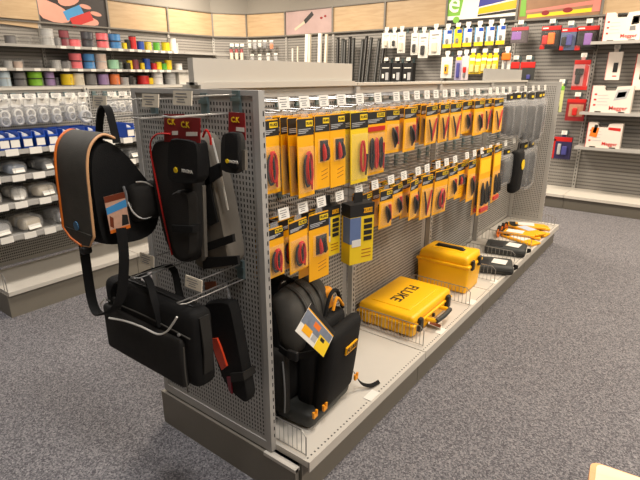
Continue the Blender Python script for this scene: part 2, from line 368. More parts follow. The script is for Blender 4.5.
poster((5.5, RY[0]), (5.5, RY[1]), 'mauve poster with a dark pen tip in the room corner', [
    ('print_shape', M_black, bar(.42, .5, .6, .85, .035)), ('print_shape', M_redc, blob(.78, .62, .03, .05)), ('print_shape', M_redc, blob(.86, .68, .025, .05)), ('print_shape', M_beige, bar(.2, .2, .42, .5, .02))], M_mauve)
pg = poster((5.5, RY[3]), (5.5, RY[4]), 'white poster with a green square letter and navy orange bars', [
    ('print_shape', M_pgreen, [(.0, .28), (.19, .28), (.24, .995), (.0, .995)]), ('print_shape', M_black, [(.0, 0), (.995, 0), (.995, .14), (.0, .14)]),
    ('print_shape', M_pnavy, [(.46, .52), (.995, .72), (.995, .995), (.48, .995)]), ('print_shape', M_yel, [(.46, .28), (.995, .38), (.995, .66), (.47, .48)]), ('print_shape', M_black, [(.46, .2), (.995, .26), (.995, .36), (.46, .26)]), ('print_shape', M_pgreen, blob(.14, .14, .05, .12))], M_white)
lettering('e', .34, M_white, pg, (.1, -.0385, 2.33), (R(90), R(12), 0), .004)
poster((5.5, RY[4]), (5.5, RY[5]), 'brown pictorial poster with a pink border above the red packs', [
    ('print_shape', M_prose, [(.1, .2), (.95, .32), (.95, .45), (.1, .28)]), ('print_shape', M_yel2, [(.12, .03), (.9, .1), (.9, .22), (.12, .14)]), ('print_shape', M_redc, blob(.35, .16, .05, .08)), ('print_shape', M_redc, blob(.62, .2, .06, .08)), ('print_shape', M_prose, [(.9, .1), (.995, .1), (.995, .995), (.93, .995)]), ('print_shape', M_pgreen, [(.02, .1), (.1, .1), (.08, .9), (.02, .9)])], M_pbrown)

# ---------------------------------------------------------------- gondolas
PERF = perf(.88, 1.17, .0135, .0190, .0078, .0105, .016).mesh('back_panel', M_panel)
def upright(parent, x, y, h=1.205):
    b = B().box(x-.016, x+.016, y-.03, y, .19, .19+h)
    for k in range(40): b.box(x-.004, x+.004, y-.0305, y-.029, .215+k*.029, .231+k*.029, 1)
    return b.obj('upright', [M_panel, M_dark], parent)
G = thing('display_gondola', 'long grey perforated metal gondola in the middle of the shop floor', 'gondola')
for i in range(4):
    x0 = .012+i*.9
    link('back_panel', PERF, G, (x0, .30, .195))
    link('back_panel', PERF, G, (x0, .336, .195)); B().box(x0+.02, x0+.87, .317, .319, .20, 1.36).obj('slot_shade_sheet', M_shade, G)  # sheet between the skins is added, its dark colour imitates slot shade
    d = B().box(x0, x0+.894, -.15, .30, .160, .185).box(x0, x0+.894, -.153, -.148, .145, .187)
    d.obj('deck_shelf', M_deck, G)
    pr = B()
    for k in range(44): pr.box(x0+.012+k*.02, x0+.018+k*.02, -.136, -.130, .1845, .1856)
    pr.obj('perforation_row', M_rub, G)
    B().box(x0, x0+.894, .33, .615, .16, .185).obj('deck_shelf', M_deck, G)
    B().box(x0, x0+.896, -.118, -.104, 0, .158).obj('kick_board', M_kick, G)
    B().box(x0, x0+.896, .615, .63, 0, .158).obj('kick_board', M_kick, G)
    B().box(x0, x0+.894, .285, .345, 1.365, 1.40).obj('top_rail', M_panel, G)
    B().box(x0, x0+.894, .27, .36, 1.40, 1.412).obj('top_cap', M_head, G)
for i in range(5): upright(G, .012+i*.9 if i else .028, .298)
for (xa, s) in ((0, -1), (3.62, 1)):
    pm = perf(.585, 1.19, .0138, .0178, .0054, .0102, .012).mesh('slotted_sheet', M_panel)
    e = B().box(xa-.012, xa+.012, 0, .024, .165, 1.40).box(xa-.012, xa+.012, .594, .618, .165, 1.40).box(xa-.012, xa+.012, .024, .594, 1.385, 1.40).box(xa-.012, xa+.012, .024, .594, .165, .2)
    eo = e.obj('end_panel_frame', M_panel, G)
    link('slotted_sheet', pm, eo, (xa-.008, .0165, .195), (0, 0, R(90)))
    B().box(xa+.0085, xa+.0105, .024, .594, .2, 1.385).obj('inner_shade_sheet', M_shade, eo)  # added dark sheet, painted shade behind the end panel slots
    # slot column on the narrow front edge of the frame
    b = B()
    for k in range(38): b.box(xa+.003, xa+.007, -.0008, .0, .22+k*.030, .234+k*.030)
    b.obj('slot_column', M_dark, eo)
B().box(-.022, -.006, -.118, .632, 0, .158).obj('kick_board', M_kick, G)
B().box(3.622, 3.636, -.118, .632, 0, .158).obj('kick_board', M_kick, G)
B().box(-.024, .0, -.118, .03, .146, .160).obj('end_bracket', M_deck, G)
b = B().box(.0, .885, .285, .31, 1.412, 1.492).box(.0, .885, .27, .325, 1.412, 1.42); b.obj('header_board', M_head, G)
b = B().box(2.60, 3.45, .285, .31, 1.412, 1.495); b.obj('header_board', M_panel, G)
for (x, y) in ((.461, -.155), (1.144, -.155), (1.577, -.155), (1.962, -.155), (2.695, -.155)):
    B().box(x-.035, x+.035, y+.012, y+.05, .186, .1875).obj('price_tag', M_white, G)

# hooks -----------------------------------------------------------
def hook_parts(L, tagw=.05, tagh=.036, double=False, m_tag=M_white, down=.034, LP=None):
    LP = LP or L
    br = B().box(-.014, .014, -.006, .006, -.05, .012).box(-.02, .02, -.009, -.003, -.018, -.008)
    wv = B().tube([(0, 0, 0), (0, -L*.5, .0), (0, -L, 0)], .0022, 5)
    if double:
        wv.tube([(-.012, 0, -down), (-.012, -LP*.93, -down), (-.008, -LP, -down+.004), (.008, -LP, -down+.004), (.012, -LP*.93, -down), (.012, 0, -down)], .0022, 5)
    else: wv.tube([(0, 0, -down), (0, -L*.88, -down), (0, -L*.96, -down+.006), (0, -L, -down+.016)], .0024, 5)
    tg_ = B().box(-tagw/2, tagw/2, -.003, 0, -tagh*.6, tagh*.4)
    ln = B()
    for k, (w_, z_) in enumerate(((.7, .2), (.8, -.02), (.5, -.2), (.6, -.38))): ln.box(-tagw*w_/2, tagw*(w_-.25)/2, -.0034, -.003, tagh*z_-.0012, tagh*z_+.0012)
    return [('bracket', br.mesh('bracket', M_zinc)), ('wire', wv.mesh('wire', M_steel, True)), ('price_tag', tg_.mesh('price_tag', m_tag), (0, -L, 0), (R(-8), 0, 0)), ('print_line', ln.mesh('print_line', M_mgrey), (0, -L, 0), (R(-8), 0, 0))]
HK = hook_parts(.29)
R1 = [.10, .197, .299, .40, .517, .644, .789, .875, .971, 1.07, 1.164, 1.265, 1.361, 1.469, 1.605, 1.70, 1.892, 2.013, 2.123, 2.258, 2.429, 2.60, 2.787, 2.935, 3.118]
R2 = [.088, .184, .286, .396, .526, .645, .776, .89, 1.028, 1.122, 1.246, 1.35, 1.46, 1.627, 1.74, 1.862, 2.009, 2.148, 2.30, 2.48, 2.75, 3.052]
for i, x in enumerate(R1): spawn(HK, 'display_hook', 'chrome display hook with price tag, %s in the upper row from the backpack end' % ORD[i], 'hook', (x, .297, 1.365), 0, 'upper row of card hooks')
for i, x in enumerate(R2): spawn(HK, 'display_hook', 'chrome display hook with price tag, %s in the lower row from the backpack end' % ORD[i], 'hook', (x, .297, 1.027), 0, 'lower row of card hooks')

# cards -----------------------------------------------------------
def coil(cx, z0, z1, w, r, n, turns, y):
    pts = []
    for i in range(n*turns+1):
        a = 2*math.pi*i/n; k = i/(n*turns)
        pts.append((cx+(w*(1-.25*k))*math.cos(a), y-.004-.006*k-.003*math.sin(a*.5), (z0+z1)/2+((z0-z1)/2*(1-.12*k))*math.sin(a)))
    return B().tube(pts, r, 5)
def card_base(w, h, hdr, m=M_yel, mh=M_black, logo=M_yel2):
    P = []
    P.append(('backing', B().prism([(-w/2, -h), (w/2, -h), (w/2, -.006), (w/2-.006, 0), (-w/2+.006, 0), (-w/2, -.006)], 1, 0, .0025).mesh('backing', m)))
    P.append(('header', B().box(-w/2+.0005, w/2-.0005, -.0008, 0, -hdr, -.004).mesh('header', mh)))
    P.append(('hang_tab', B().prism([(-.02, -.002), (.02, -.002), (.016, .018), (-.016, .018)], 1, .0005, .002).mesh('hang_tab', M_film)))
    P.append(('logo_patch', B().box(w*.02, w*.44, -.0014, -.0008, -hdr*.52, -hdr*.18).mesh('logo_patch', logo)))
    P.append(('lettering', text_mesh('FLUKE', w*.125, M_black, .0003), (w*.23, -.0016, -hdr*.35), (R(90), 0, 0)))
    ln = B()
    for k in range(3): ln.box(-w*.44, -w*.44+w*(.75-.15*k), -.0014, -.0008, -hdr*(.66+.1*k)-.0012, -hdr*(.66+.1*k)+.0012)
    P.append(('print_line', ln.mesh('print_line', M_lgrey)))
    return P
def blister(w, z0, z1, d=.016):
    b = B(); x = w/2; i = .006
    b.prism([(-x, z0), (x, z0), (x, z1), (-x, z1)], 1, -.0015, -.001)
    b.add([(-x+i, -d, z0+i), (x-i, -d, z0+i), (x-i, -d, z1-i), (-x+i, -d, z1-i), (-x, -.001, z0), (x, -.001, z0), (x, -.001, z1), (-x, -.001, z1)], [(0, 1, 2, 3), (0, 4, 5, 1), (1, 5, 6, 2), (2, 6, 7, 3), (3, 7, 4, 0)])
    return b.mesh('blister', M_clear)
def stripes(w, h):
    b = B()
    for k in range(3): b.prism([(-w*.05+0, -h*.88+k*h*.055), (w*.36, -h*.88+k*h*.055+h*.03), (w*.36, -h*.88+k*h*.055+h*.04), (-w*.05, -h*.88+k*h*.055+h*.01)], 1, -.0008, 0)
    return b.mesh('print_stripe', mat('amber_print', (176, 108, 10), .5))
def k_lead(w, h):
    P = card_base(w, h, min(.055, h*.22))
    P.append(('red_lead', coil(w*.05, -h*.42, -h*.86, w*.22, .0035, 14, 3, -.002).mesh('red_lead', M_red, True)))
    P.append(('black_lead', coil(-w*.08, -h*.46, -h*.88, w*.2, .0035, 14, 2, -.002).mesh('black_lead', M_black, True)))
    P.append(('probe', B().tube([(w*.22, -.008, -h*.92), (w*.2, -.008, -h*.72), (w*.18, -.008, -h*.5)], [.003, .006, .0035], 6).mesh('probe', M_red, True)))
    P.append(('blister', blister(w*.92, -h*.95, -h*.36))); return P
def k_probe(w, h):
    P = card_base(w, h, min(.055, h*.22)); P.append(('print_stripe', stripes(w, h)))
    P.append(('window', B().box(-w*.16, w*.38, -.0012, 0, -h*.62, -h*.34).mesh('window', M_black)))
    for s, m in ((-.02, M_red), (.2, M_black)): P.append(('clip', B().tube([(w*s, -.008, -h*.38), (w*s, -.010, -h*.45), (w*(s+.04), -.010, -h*.56), (w*(s+.02), -.008, -h*.61)], [.002, .007, .008, .004], 6).mesh('clip', m, True)))
    P.append(('blister', blister(w*.6, -h*.64, -h*.32, .02))); return P
def k_clip(w, h):
    P = card_base(w, h, min(.06, h*.24), M_yel2)
    P.append(('red_lead', coil(w*.1, -h*.4, -h*.85, w*.14, .0045, 14, 2, -.002).mesh('red_lead', M_red, True)))
    P.append(('probe', B().tube([(w*.3, -.008, -h*.9), (w*.36, -.008, -h*.6)], [.003, .007], 6).mesh('probe', M_black, True)))
    P.append(('blister', blister(w*.9, -h*.95, -h*.3))); return P
def k_tongs(w, h):
    P = card_base(w, h, min(.05, h*.2))
    P.append(('red_band', B().box(-w*.45, w*.45, -.004, 0, -h*.31, -h*.24).mesh('red_band', M_red)))
    for s, m in ((-.28, M_black), (-.05, M_red), (.2, M_black)):
        P.append(('lead', coil(w*s, -h*.42, -h*.9, w*.09, .005, 12, 2, -.002).mesh('lead', m, True)))
    P.append(('probe', B().tube([(w*.36, -.01, -h*.92), (w*.3, -.01, -h*.5)], [.003, .008], 6).mesh('probe', M_red, True)))
    P.append(('blister', blister(w*.94, -h*.96, -h*.34))); return P
def k_small(w, h):
    P = card_base(w, h, min(.045, h*.27))
    P.append(('clip', B().tube([(-w*.1, -.008, -h*.42), (0, -.012, -h*.55), (w*.12, -.012, -h*.72), (w*.1, -.008, -h*.88)], [.004, .011, .010, .003], 7).mesh('clip', M_black, True)))
    P.append(('probe', B().tube([(w*.2, -.008, -h*.4), (w*.3, -.010, -h*.8)], [.007, .004], 6).mesh('probe', M_red, True)))
    P.append(('blister', blister(w*.8, -h*.94, -h*.34))); return P
def k_vee(w, h):
    P = card_base(w, h, min(.045, h*.25))
    for s, m in ((-1, M_black), (1, M_red)): P.append(('probe', B().tube([(s*w*.32, -.008, -h*.35), (s*w*.12, -.009, -h*.65), (0, -.008, -h*.92)], [.004, .006, .003], 6).mesh('probe', m, True)))
    P.append(('blister', blister(w*.9, -h*.95, -h*.3))); return P
def k_long(w, h):
    P = card_base(w, h, h*.12)
    P.append(('print_stripe', stripes(w, h)))
    P.append(('print_panel', B().box(-w*.42, w*.42, -.001, 0, -h*.36, -h*.16).mesh('print_panel', M_yel2)))
    for s in (-.22, .18): P.append(('clip', B().tube([(w*s, -.008, -h*.5), (w*s, -.012, -h*.62), (w*(s+.06), -.012, -h*.8), (w*s, -.006, -h*.86)], [.004, .012, .014, .006], 7).mesh('clip', M_black, True)))
    P.append(('red_tip', B().box(-w*.3, w*.36, -.012, 0, -h*.96, -h*.9).mesh('red_tip', M_red)))
    P.append(('blister', blister(w*.94, -h*.97, -h*.45, .02))); return P
KIND = dict(lead=k_lead, probe=k_probe, clip=k_clip, tongs=k_tongs, small=k_small, vee=k_vee, long=k_long)
KDESC = dict(lead='yellow card, coiled red and black leads', probe='yellow card, two clips in dark window', clip='bright yellow card, single red lead coil', tongs='wide yellow card, red band, several probes', small='small yellow card with black clip', vee='yellow card, probes forming a V', long='long yellow card, two big black clips')
CACHE = {}
def hang(row, z, specs):
    for j, (x, kind, w, h, n, y0, sp) in enumerate(specs):
        key = (kind, w, h)
        if key not in CACHE: CACHE[key] = KIND[kind](w, h)
        for i in range(n):
            pos = 'foremost' if i == 0 else '%s deep' % ORD[i]
            spawn(CACHE[key], 'test_lead_card', '%s, %s-row product %s from near end, %s' % (KDESC[kind], row, ORD[j], pos), 'blister card',
                  (x+random.uniform(-.003, .003), y0+i*sp, z-random.uniform(0, .004)), R(random.uniform(-4, 4)), 'yellow test lead cards, %s row' % row, rot=(R(random.uniform(-2, 1)), R(random.uniform(-1.2, 1.2)), R(random.uniform(-5, 5))))
hang('upper', 1.318, [(.058, 'lead', .09, .225, 2, .03, .05), (.197, 'lead', .092, .252, 5, .0, .034), (.286, 'probe', .08, .245, 4, .0, .03), (.374, 'probe', .09, .252, 4, 0, .03),
    (.512, 'clip', .105, .262, 4, 0, .03), (.632, 'tongs', .125, .245, 3, 0, .03), (.758, 'small', .105, .175, 4, 0, .03), (.912, 'small', .12, .185, 4, 0, .03), (1.03, 'vee', .1, .17, 2, .05, .04),
    (1.125, 'vee', .125, .178, 3, 0, .03), (1.265, 'vee', .11, .182, 3, 0, .03), (1.40, 'vee', .125, .18, 3, 0, .03), (1.605, 'small', .11, .17, 4, .02, .04), (1.73, 'small', .15, .19, 3, 0, .03), (1.93, 'vee', .11, .19, 3, .02, .04), (2.06, 'vee', .16, .20, 2, 0, .03)])
hang('lower', .99, [(.035, 'lead', .078, .165, 2, .0, .05), (.15, 'lead', .1, .18, 3, 0, .045), (.266, 'probe', .105, .245, 2, 0, .05),
    (.625, 'small', .095, .165, 2, .03, .04), (.735, 'small', .095, .165, 2, 0, .04), (.87, 'small', .09, .15, 4, .02, .04), (.99, 'small', .095, .185, 3, 0, .04), (1.135, 'vee', .105, .215, 3, 0, .04), (1.30, 'lead', .14, .225, 3, 0, .04), (1.44, 'small', .1, .17, 3, 0, .04),
    (1.60, 'probe', .12, .2, 4, .02, .05), (1.71, 'small', .12, .235, 2, 0, .04)])
hang('long-card', 1.03, [(1.93, 'long', .16, .40, 2, 0, .03), (2.14, 'long', .16, .36, 2, .0, .03)])
# polybagged pouches at the far end
def bag_parts(w, h, d, mcont):
    P = [('film_bag', B().soft((0, 0, -h/2), (w/2, d/2, h/2), min(.02, d*.48), (0, .012, 0), 4, .0).mesh('film_bag', M_film, True))]
    P.append(('header', B().box(-w*.32, w*.32, -.004, .004, -.008, .04).mesh('header', M_black)))
    P.append(('logo_patch', B().box(w*.02, w*.26, -.0046, -.004, .008, .024).mesh('logo_patch', M_yel2)))
    P.append(('pouch', B().soft((0, 0, -h*.55), (w*.4, d*.38, h*.38), .015, (0, .006, 0), 3).mesh('pouch', mcont, True)))
    return P
BG = [bag_parts(.19, .25, .045, M_fab2), bag_parts(.22, .30, .06, M_fab), bag_parts(.2, .26, .05, M_rub)]
for i, (x, y, z, k, s) in enumerate([(2.26, 0, 1.30, 0, .9), (2.40, .0, 1.30, 0, 1), (2.56, .0, 1.30, 2, 1), (2.74, .0, 1.29, 1, 1), (2.95, .0, 1.29, 1, 1.1), (3.16, .03, 1.29, 1, 1.0)]):
    spawn(BG[k], 'bagged_pouch', 'dark pouch in a clear film bag, upper row, %s beyond the yellow cards' % ORD[i], 'pouch', (x, y, z), R(random.uniform(-8, 8)), 'bagged pouches at the far end', scale=(s, 1, s))
for i, (x, y, z, k, s) in enumerate([(2.33, 0, .95, 2, .8), (2.80, .02, .93, 0, 1.2), (3.0, .02, .93, 1, 1.1)]):
    spawn(BG[k], 'bagged_pouch', 'grey film bagged pouch, lower row, %s beyond the long cards' % ORD[i], 'pouch', (x, y, z), R(random.uniform(-8, 8)), 'bagged pouches at the far end', scale=(s, 1, s))
t = thing('soft_case', 'black soft case with a round yellow sticker hanging in the lower row', 'pouch', (2.52, -.02, .96))
B().soft((0, 0, -.15), (.075, .03, .15), .025, (0, .012, 0), 4).obj('case_body', M_fab, t, True); B().lathe([(.035, 0), (.035, .003)], 16, (.0, -.046, -.10), 1).obj('sticker', M_yel2, t); B().box(-.02, .02, -.003, .003, -.01, .05).obj('hang_tab', M_black, t)
# two retail boxes
def retail_box(x, y, z, w, d, h, label, rz):
    t = thing('retail_box', label, 'box', (x, y, z-h), rz)
    B().box(-w/2, w/2, -d/2, d/2, 0, h).obj('carton', M_yel2, t)
    B().box(-w/2-.0008, w/2+.0008, -d/2-.0008, d/2+.0008, h*.80, h+.0008).obj('dark_top', M_black, t)
    B().box(-w/2-.001, -w*.05, -d/2-.001, d/2*.6, h*.36, h*.79).obj('blue_panel', mat('slate_blue', (98, 118, 160), .45), t)
    b = B()
    for k in range(4): b.box(w*.08, w*.42, -d/2-.002, -d/2, h*(.38+.1*k), h*(.45+.1*k))
    b.obj('product_picture', M_fab2, t)
    B().box(-w*.42, -w*.05, -d/2-.0016, -d/2, h*.30, h*.42).obj('white_sticker', M_white, t)
    B().box(w*.05, w*.42, -d/2-.0016, -d/2, h*.85, h*.93).obj('logo_patch', M_yel, t); lettering('FLUKE', .016, M_black, t, (w*.235, -d/2-.0018, h*.89))
    b = B()
    for k in range(3): b.box(w*.0, w*.4, -d/2-.0012, -d/2, h*(.1+.06*k), h*(.115+.06*k))
    b.obj('print_line', mat('amber_print', (176, 108, 10), .5), t)
    B().box(-.02, .02, -.001, .001, h, h+.04).obj('hang_tab', M_black, t)
retail_box(.372, .045, .985, .10, .045, .19, 'yellow retail box with dark top, rear one of the pair', R(-6))
retail_box(.485, -.02, .985, .112, .055, .235, 'yellow retail box with dark top and grey sticker, front of the pair', R(-20))
# ================================================================ goods on the end panel
def neg(t): return tuple(-x for x in t.location)
def puff(poly, axis, a, b, k=.1, steps=((0, 1), (.5, .35), (1, .0))):      # outline with rounded front and back rims
    b_ = B(); n = len(poly); cx = sum(p[0] for p in poly)/n; cy = sum(p[1] for p in poly)/n
    lev = [(a+(b-a)*.0, 1-k), (a+(b-a)*.1, 1-k*.4), (a+(b-a)*.3, 1), (a+(b-a)*.7, 1), (a+(b-a)*.9, 1-k*.4), (b, 1-k)]
    def P(q, t): return (t, q[0], q[1]) if axis == 0 else ((q[0], t, q[1]) if axis == 1 else (q[0], q[1], t))
    vs = [P((cx+(p[0]-cx)*s, cy+(p[1]-cy)*s), t) for (t, s) in lev for p in poly]; fs = [tuple(range(n-1, -1, -1)), tuple(range(n*5, n*6))]
    for l in range(5): fs += [(l*n+i, l*n+(i+1) % n, (l+1)*n+(i+1) % n, (l+1)*n+i) for i in range(n)]
    return b_.add(vs, fs)
def smooth_poly(poly, it=2):
    for n_it in range(max(2, it)):
        o = []; k = .13 if (n_it == 0 and it == 1) else .25
        for i, p in enumerate(poly):
            q = poly[(i+1) % len(poly)]; o += [(p[0]*(1-k)+q[0]*k, p[1]*(1-k)+q[1]*k), (p[0]*k+q[0]*(1-k), p[1]*k+q[1]*(1-k))]
        poly = o
    return poly
def xpoly(pts, x): return [(PX(u, v, 0, x).y, PX(u, v, 0, x).z) for u, v in pts]
def xpts(pts, x): return [tuple(PX(u, v, 0, x)) for u, v in pts]
def spline(pts, n=6):
    P = [Vector(p) for p in pts]; o = []
    for i in range(len(P)-1):
        a, b, c, d = P[max(i-1, 0)], P[i], P[i+1], P[min(i+2, len(P)-1)]
        for k in range(n):
            t = k/n; o.append(.5*((2*b)+(c-a)*t+(2*a-5*b+4*c-d)*t*t+(3*b-a-3*c+d)*t**3))
    return o+[P[-1]]
EH = hook_parts(.19, .075, .036, True, M_cream, .05, .25)
for (y, z, lb) in ((.489, 1.352, 'long chrome hook with cream tag carrying the shoulder bag'), (.227, 1.362, 'chrome hook with cream tag carrying the red card tool pouch'), (.086, 1.372, 'chrome hook carrying the small pouch nearest the panel edge'),
                   (.107, .845, 'double chrome hook with cream tag above the tool roll'), (.335, .868, 'double chrome hook carrying the briefcase style bag')):
    spawn(EH, 'display_hook', lb, 'hook', (-.012, y, z+.015), R(-90), 'end panel hooks')
# --- shoulder bag with orange piping
t = thing('shoulder_bag', 'dark shoulder bag with orange piped flap hanging at the left end hook', 'bag', (-.22, .48, .92)); n_ = neg(t)
yn, yf = .385, .535
prof = smooth_poly([(-.325, .97), (-.30, .935), (-.16, .92), (-.105, .965), (-.095, 1.07), (-.14, 1.13), (-.21, 1.235), (-.27, 1.27), (-.325, 1.22)], 2)
puff(prof, 1, yn, yf, .05).obj('bag_body', M_fab, t, True, loc=n_)
fl = spline([(-.235, 0, 1.262), (-.275, 0, 1.278), (-.315, 0, 1.25), (-.334, 0, 1.19), (-.340, 0, 1.08), (-.344, 0, .985)], 5)
fo = B().ribbon([(p[0], (yn+yf)/2, p[2]) for p in fl], (0, yf-yn+.02, 0), .010).obj('flap', M_dome, t, True, loc=n_)
pf = [(p[0]-.005, yf+.011, p[2]+.003) for p in fl]; pn = [(p[0], yn-.011, p[2]) for p in fl]
B().tube(pf+[(-.350, yf-.03, .958), (-.350, yn+.06, .945)], .0050, 6).obj('piping', M_orange, fo, True)
B().tube(pn+[(-.346, yn+.02, .95), (-.346, yn+.06, .945)], .0042, 6).obj('piping', mat('peach_piping', (226, 172, 122), .5), fo, True)
B().prism([(yn-.01, .99), (yf+.01, .99), (yf-.03, .958), (yn+.06, .946), (yn+.015, .952)], 0, -.351, -.341).obj('flap_tip', M_dome, fo)
B().lathe([(.014, 0), (.014, -.003)], 14, (-.349, yn+.075, 1.005), 0).obj('round_badge', mat('badge_blue', (70, 120, 160), .4), fo)
sp = spline([tuple(PX(u, v, 1, yn-.03)) for u, v in ((128, 202), (133, 212), (141, 218), (150, 217), (160, 209))], 6); sp2 = spline([tuple(PX(u, v, 1, yn-.03)) for u, v in ((136, 182), (144, 182), (152, 186), (158, 193))], 6)
pc = PX(146, 201, 1, yn-.01); pk = B().soft((pc.x, yn-.006, pc.z), (.056, .026, .062), .024, (.0, .008, 0), 4).obj('side_pocket', M_fab2, t, True, loc=n_)
B().tube(sp, .0026, 6).obj('piping', M_white, pk, True); B().tube(sp2, .0026, 6).obj('piping', M_white, pk, True)
B().ribbon(spline(xpts([(99, 140), (99.5, 125), (101, 112), (104, 106.5), (108, 109), (112, 122), (117, 143)], -.235), 6), (.020, -.008, 0), .006).obj('shoulder_strap', M_fab, t, True, loc=n_)
lo_ = spline([tuple(PX(82, 232, 0, -.31)), tuple(PX(86, 262, 0, -.31)), tuple(PX(92, 300, 0, -.32)), tuple(PX(99, 314, 0, -.33)), tuple(PX(112, 310, 0, -.33)), tuple(PX(121, 296, 0, -.31)), tuple(PX(124, 260, 0, -.29)), tuple(PX(121, 228, 0, -.28))], 7)
B().ribbon(lo_, (.026, -.014, 0), .005).obj('hanging_strap', M_fab, t, True, loc=n_)
B().soft(tuple(PX(86, 250, 0, -.312)), (.016, .012, .012), .006).obj('strap_buckle', M_black, t, True, loc=n_)
B().tube(spline([(-.235, yn-.02, 1.12), (-.235, yn-.03, 1.09), (-.24, yn-.03, 1.06)], 4), .004, 6).obj('clip', M_mgrey, t, True, loc=n_)
a = PX(105, 196, 1, .355); c = PX(130, 228, 1, .355)
tg_ = thing('product_tag', 'orange and blue picture tag clipped to the shoulder bag', 'tag', (a.x/2+c.x/2, .352, c.z), 0, rot=(0, R(-3), 0))
W_, H_ = (c.x-a.x), (a.z-c.z)
B().box(-W_/2, W_/2, 0, .0015, 0, H_).obj('tag_card', mat('tag_flesh', (216, 168, 140), .45, 0, .25, 60), tg_)
B().box(-W_/2, W_/2, -.0006, 0, 0, H_*.09).obj('print_shape', M_orange, tg_); B().box(-W_/2, W_/2, -.0006, 0, H_*.84, H_).obj('print_shape', mat('tag_brown', (120, 52, 26), .5), tg_)
B().prism([(-W_/2, H_*.52), (W_/2, H_*.60), (W_/2, H_*.80), (-W_/2, H_*.70)], 1, -.0006, 0).obj('print_shape', M_lblue, tg_)
B().prism([(W_*.1, H_*.12), (W_*.46, H_*.12), (W_*.46, H_*.38), (W_*.2, H_*.42)], 1, -.0006, 0).obj('print_shape', M_fab2, tg_); B().prism([(-W_*.46, H_*.2), (-W_*.3, H_*.12), (-W_*.24, H_*.4), (-W_*.4, H_*.48)], 1, -.0006, 0).obj('print_shape', mat('tag_brown', (120, 52, 26), .5), tg_)
# --- laptop style tool bag
t = thing('tool_briefcase', 'wide black briefcase style tool bag with white piping, lowest left', 'bag', (-.2, .31, .515)); n_ = neg(t)
B().soft((-.205, .315, .648), (.042, .242, .132), .03, (.010, 0, .0), 5).obj('bag_body', M_fab, t, True, loc=n_)
fp = B().soft((-.253, .33, .604), (.014, .215, .085), .013, (.008, 0, 0), 5).obj('front_pocket', M_fab2, t, True, loc=n_)
wp = [PX(u, v, 0, -.276) for u, v in ((109, 318), (125, 321), (142, 327), (157, 334), (166, 332), (172, 325), (177, 317))]
B().tube([tuple(p) for p in spline(wp, 4)], .0032, 6).obj('piping', M_white, fp, True)
B().tube([tuple(p) for p in spline([PX(u, v, 0, -.272) for u, v in ((101, 307), (101, 303), (105, 299))], 4)], .003, 6).obj('piping', M_white, fp, True)
B().tube(spline([(-.21, .11, .780), (-.21, .32, .784), (-.21, .51, .780)], 4), .004, 5).obj('zip', M_black, t, True, loc=n_)
for (x, dy) in ((-.254, .02), (-.156, .03)):
    B().ribbon(spline([(x, .46+dy, .70), (x, .44+dy, .775), (x+.03, .37, .825), (x+.03, .31, .825), (x, .22+dy, .775), (x, .20+dy, .70)], 6), (.024, 0, 0), .006).obj('carry_handle', M_fab, t, True, loc=n_)
B().ribbon(spline([(-.205, .072, .76), (-.205, .064, .66), (-.205, .072, .57)], 5), (.035, 0, 0), .006).obj('side_strap', M_fab2, t, True, loc=n_)
B().tube(spline([(-.2725, .09, .525), (-.276, .09, .60), (-.2725, .09, .68)], 3), .0022, 5).obj('seam', M_dome, fp, True)
B().tube(spline([(-.252, .085, .70), (-.256, .30, .712), (-.252, .54, .70)], 4), .0028, 5).obj('zip', M_dome, t, True, loc=n_)
B().lathe([(.006, 0), (.006, -.004)], 10, (-.262, .12, .708), 0).obj('zip_puller', M_steel, t, loc=n_)
B().soft((-.268, .44, .72), (.006, .016, .02), .004).obj('handle_patch', M_fab2, t, True, loc=n_)
# --- tool pouch with red card
t = thing('tool_pouch', 'black tool pouch with red piping and dark red header card', 'pouch', tuple(PX(185, 266, 0, -.13))); n_ = neg(t)
puff(smooth_poly(xpoly([(152, 142), (168, 137), (194, 146), (197, 200), (198, 258), (186, 264), (173, 256), (163, 225), (155, 180)], -.14), 2), 0, -.15, -.105, .04).obj('pouch_body', M_fab2, t, True, loc=n_)
B().tube(spline(xpts([(170, 134), (158, 134), (151, 141), (151, 155), (156, 180), (163, 215), (172, 255)], -.152), 4), .0028, 6).obj('piping', M_red, t, True, loc=n_)
fp = puff(smooth_poly(xpoly([(169, 137), (199, 140), (200, 179), (195, 184), (174, 183), (168, 177)], -.185), 1), 0, -.190, -.15, .05).obj('flap_pocket', M_fab, t, True, loc=n_)
p = PX(176, 170, 0, -.192); B().lathe([(.008, 0), (.008, -.003)], 12, tuple(p), 0).obj('logo_dot', M_yel2, fp); 
p = PX(187, 171.5, 0, -.192); lettering('MAGMA', .013, M_white, fp, tuple(p), (R(90), 0, R(-90)), .0004)
puff(smooth_poly(xpoly([(174, 190), (193, 190), (194, 255), (186, 260), (177, 250)], -.16), 1), 0, -.175, -.14, .05).obj('tool_sleeve', M_fab2, t, True, loc=n_)
B().prism(xpoly([(172, 225), (193, 226), (193, 233), (173, 232)], -.178), 0, -.180, -.15).obj('band', M_fab, t, loc=n_)
B().prism(xpoly([(201, 185), (204, 186), (206, 257), (203, 261)], -.115), 0, -.12, -.108).obj('edge_trim', M_fabg, t, loc=n_)
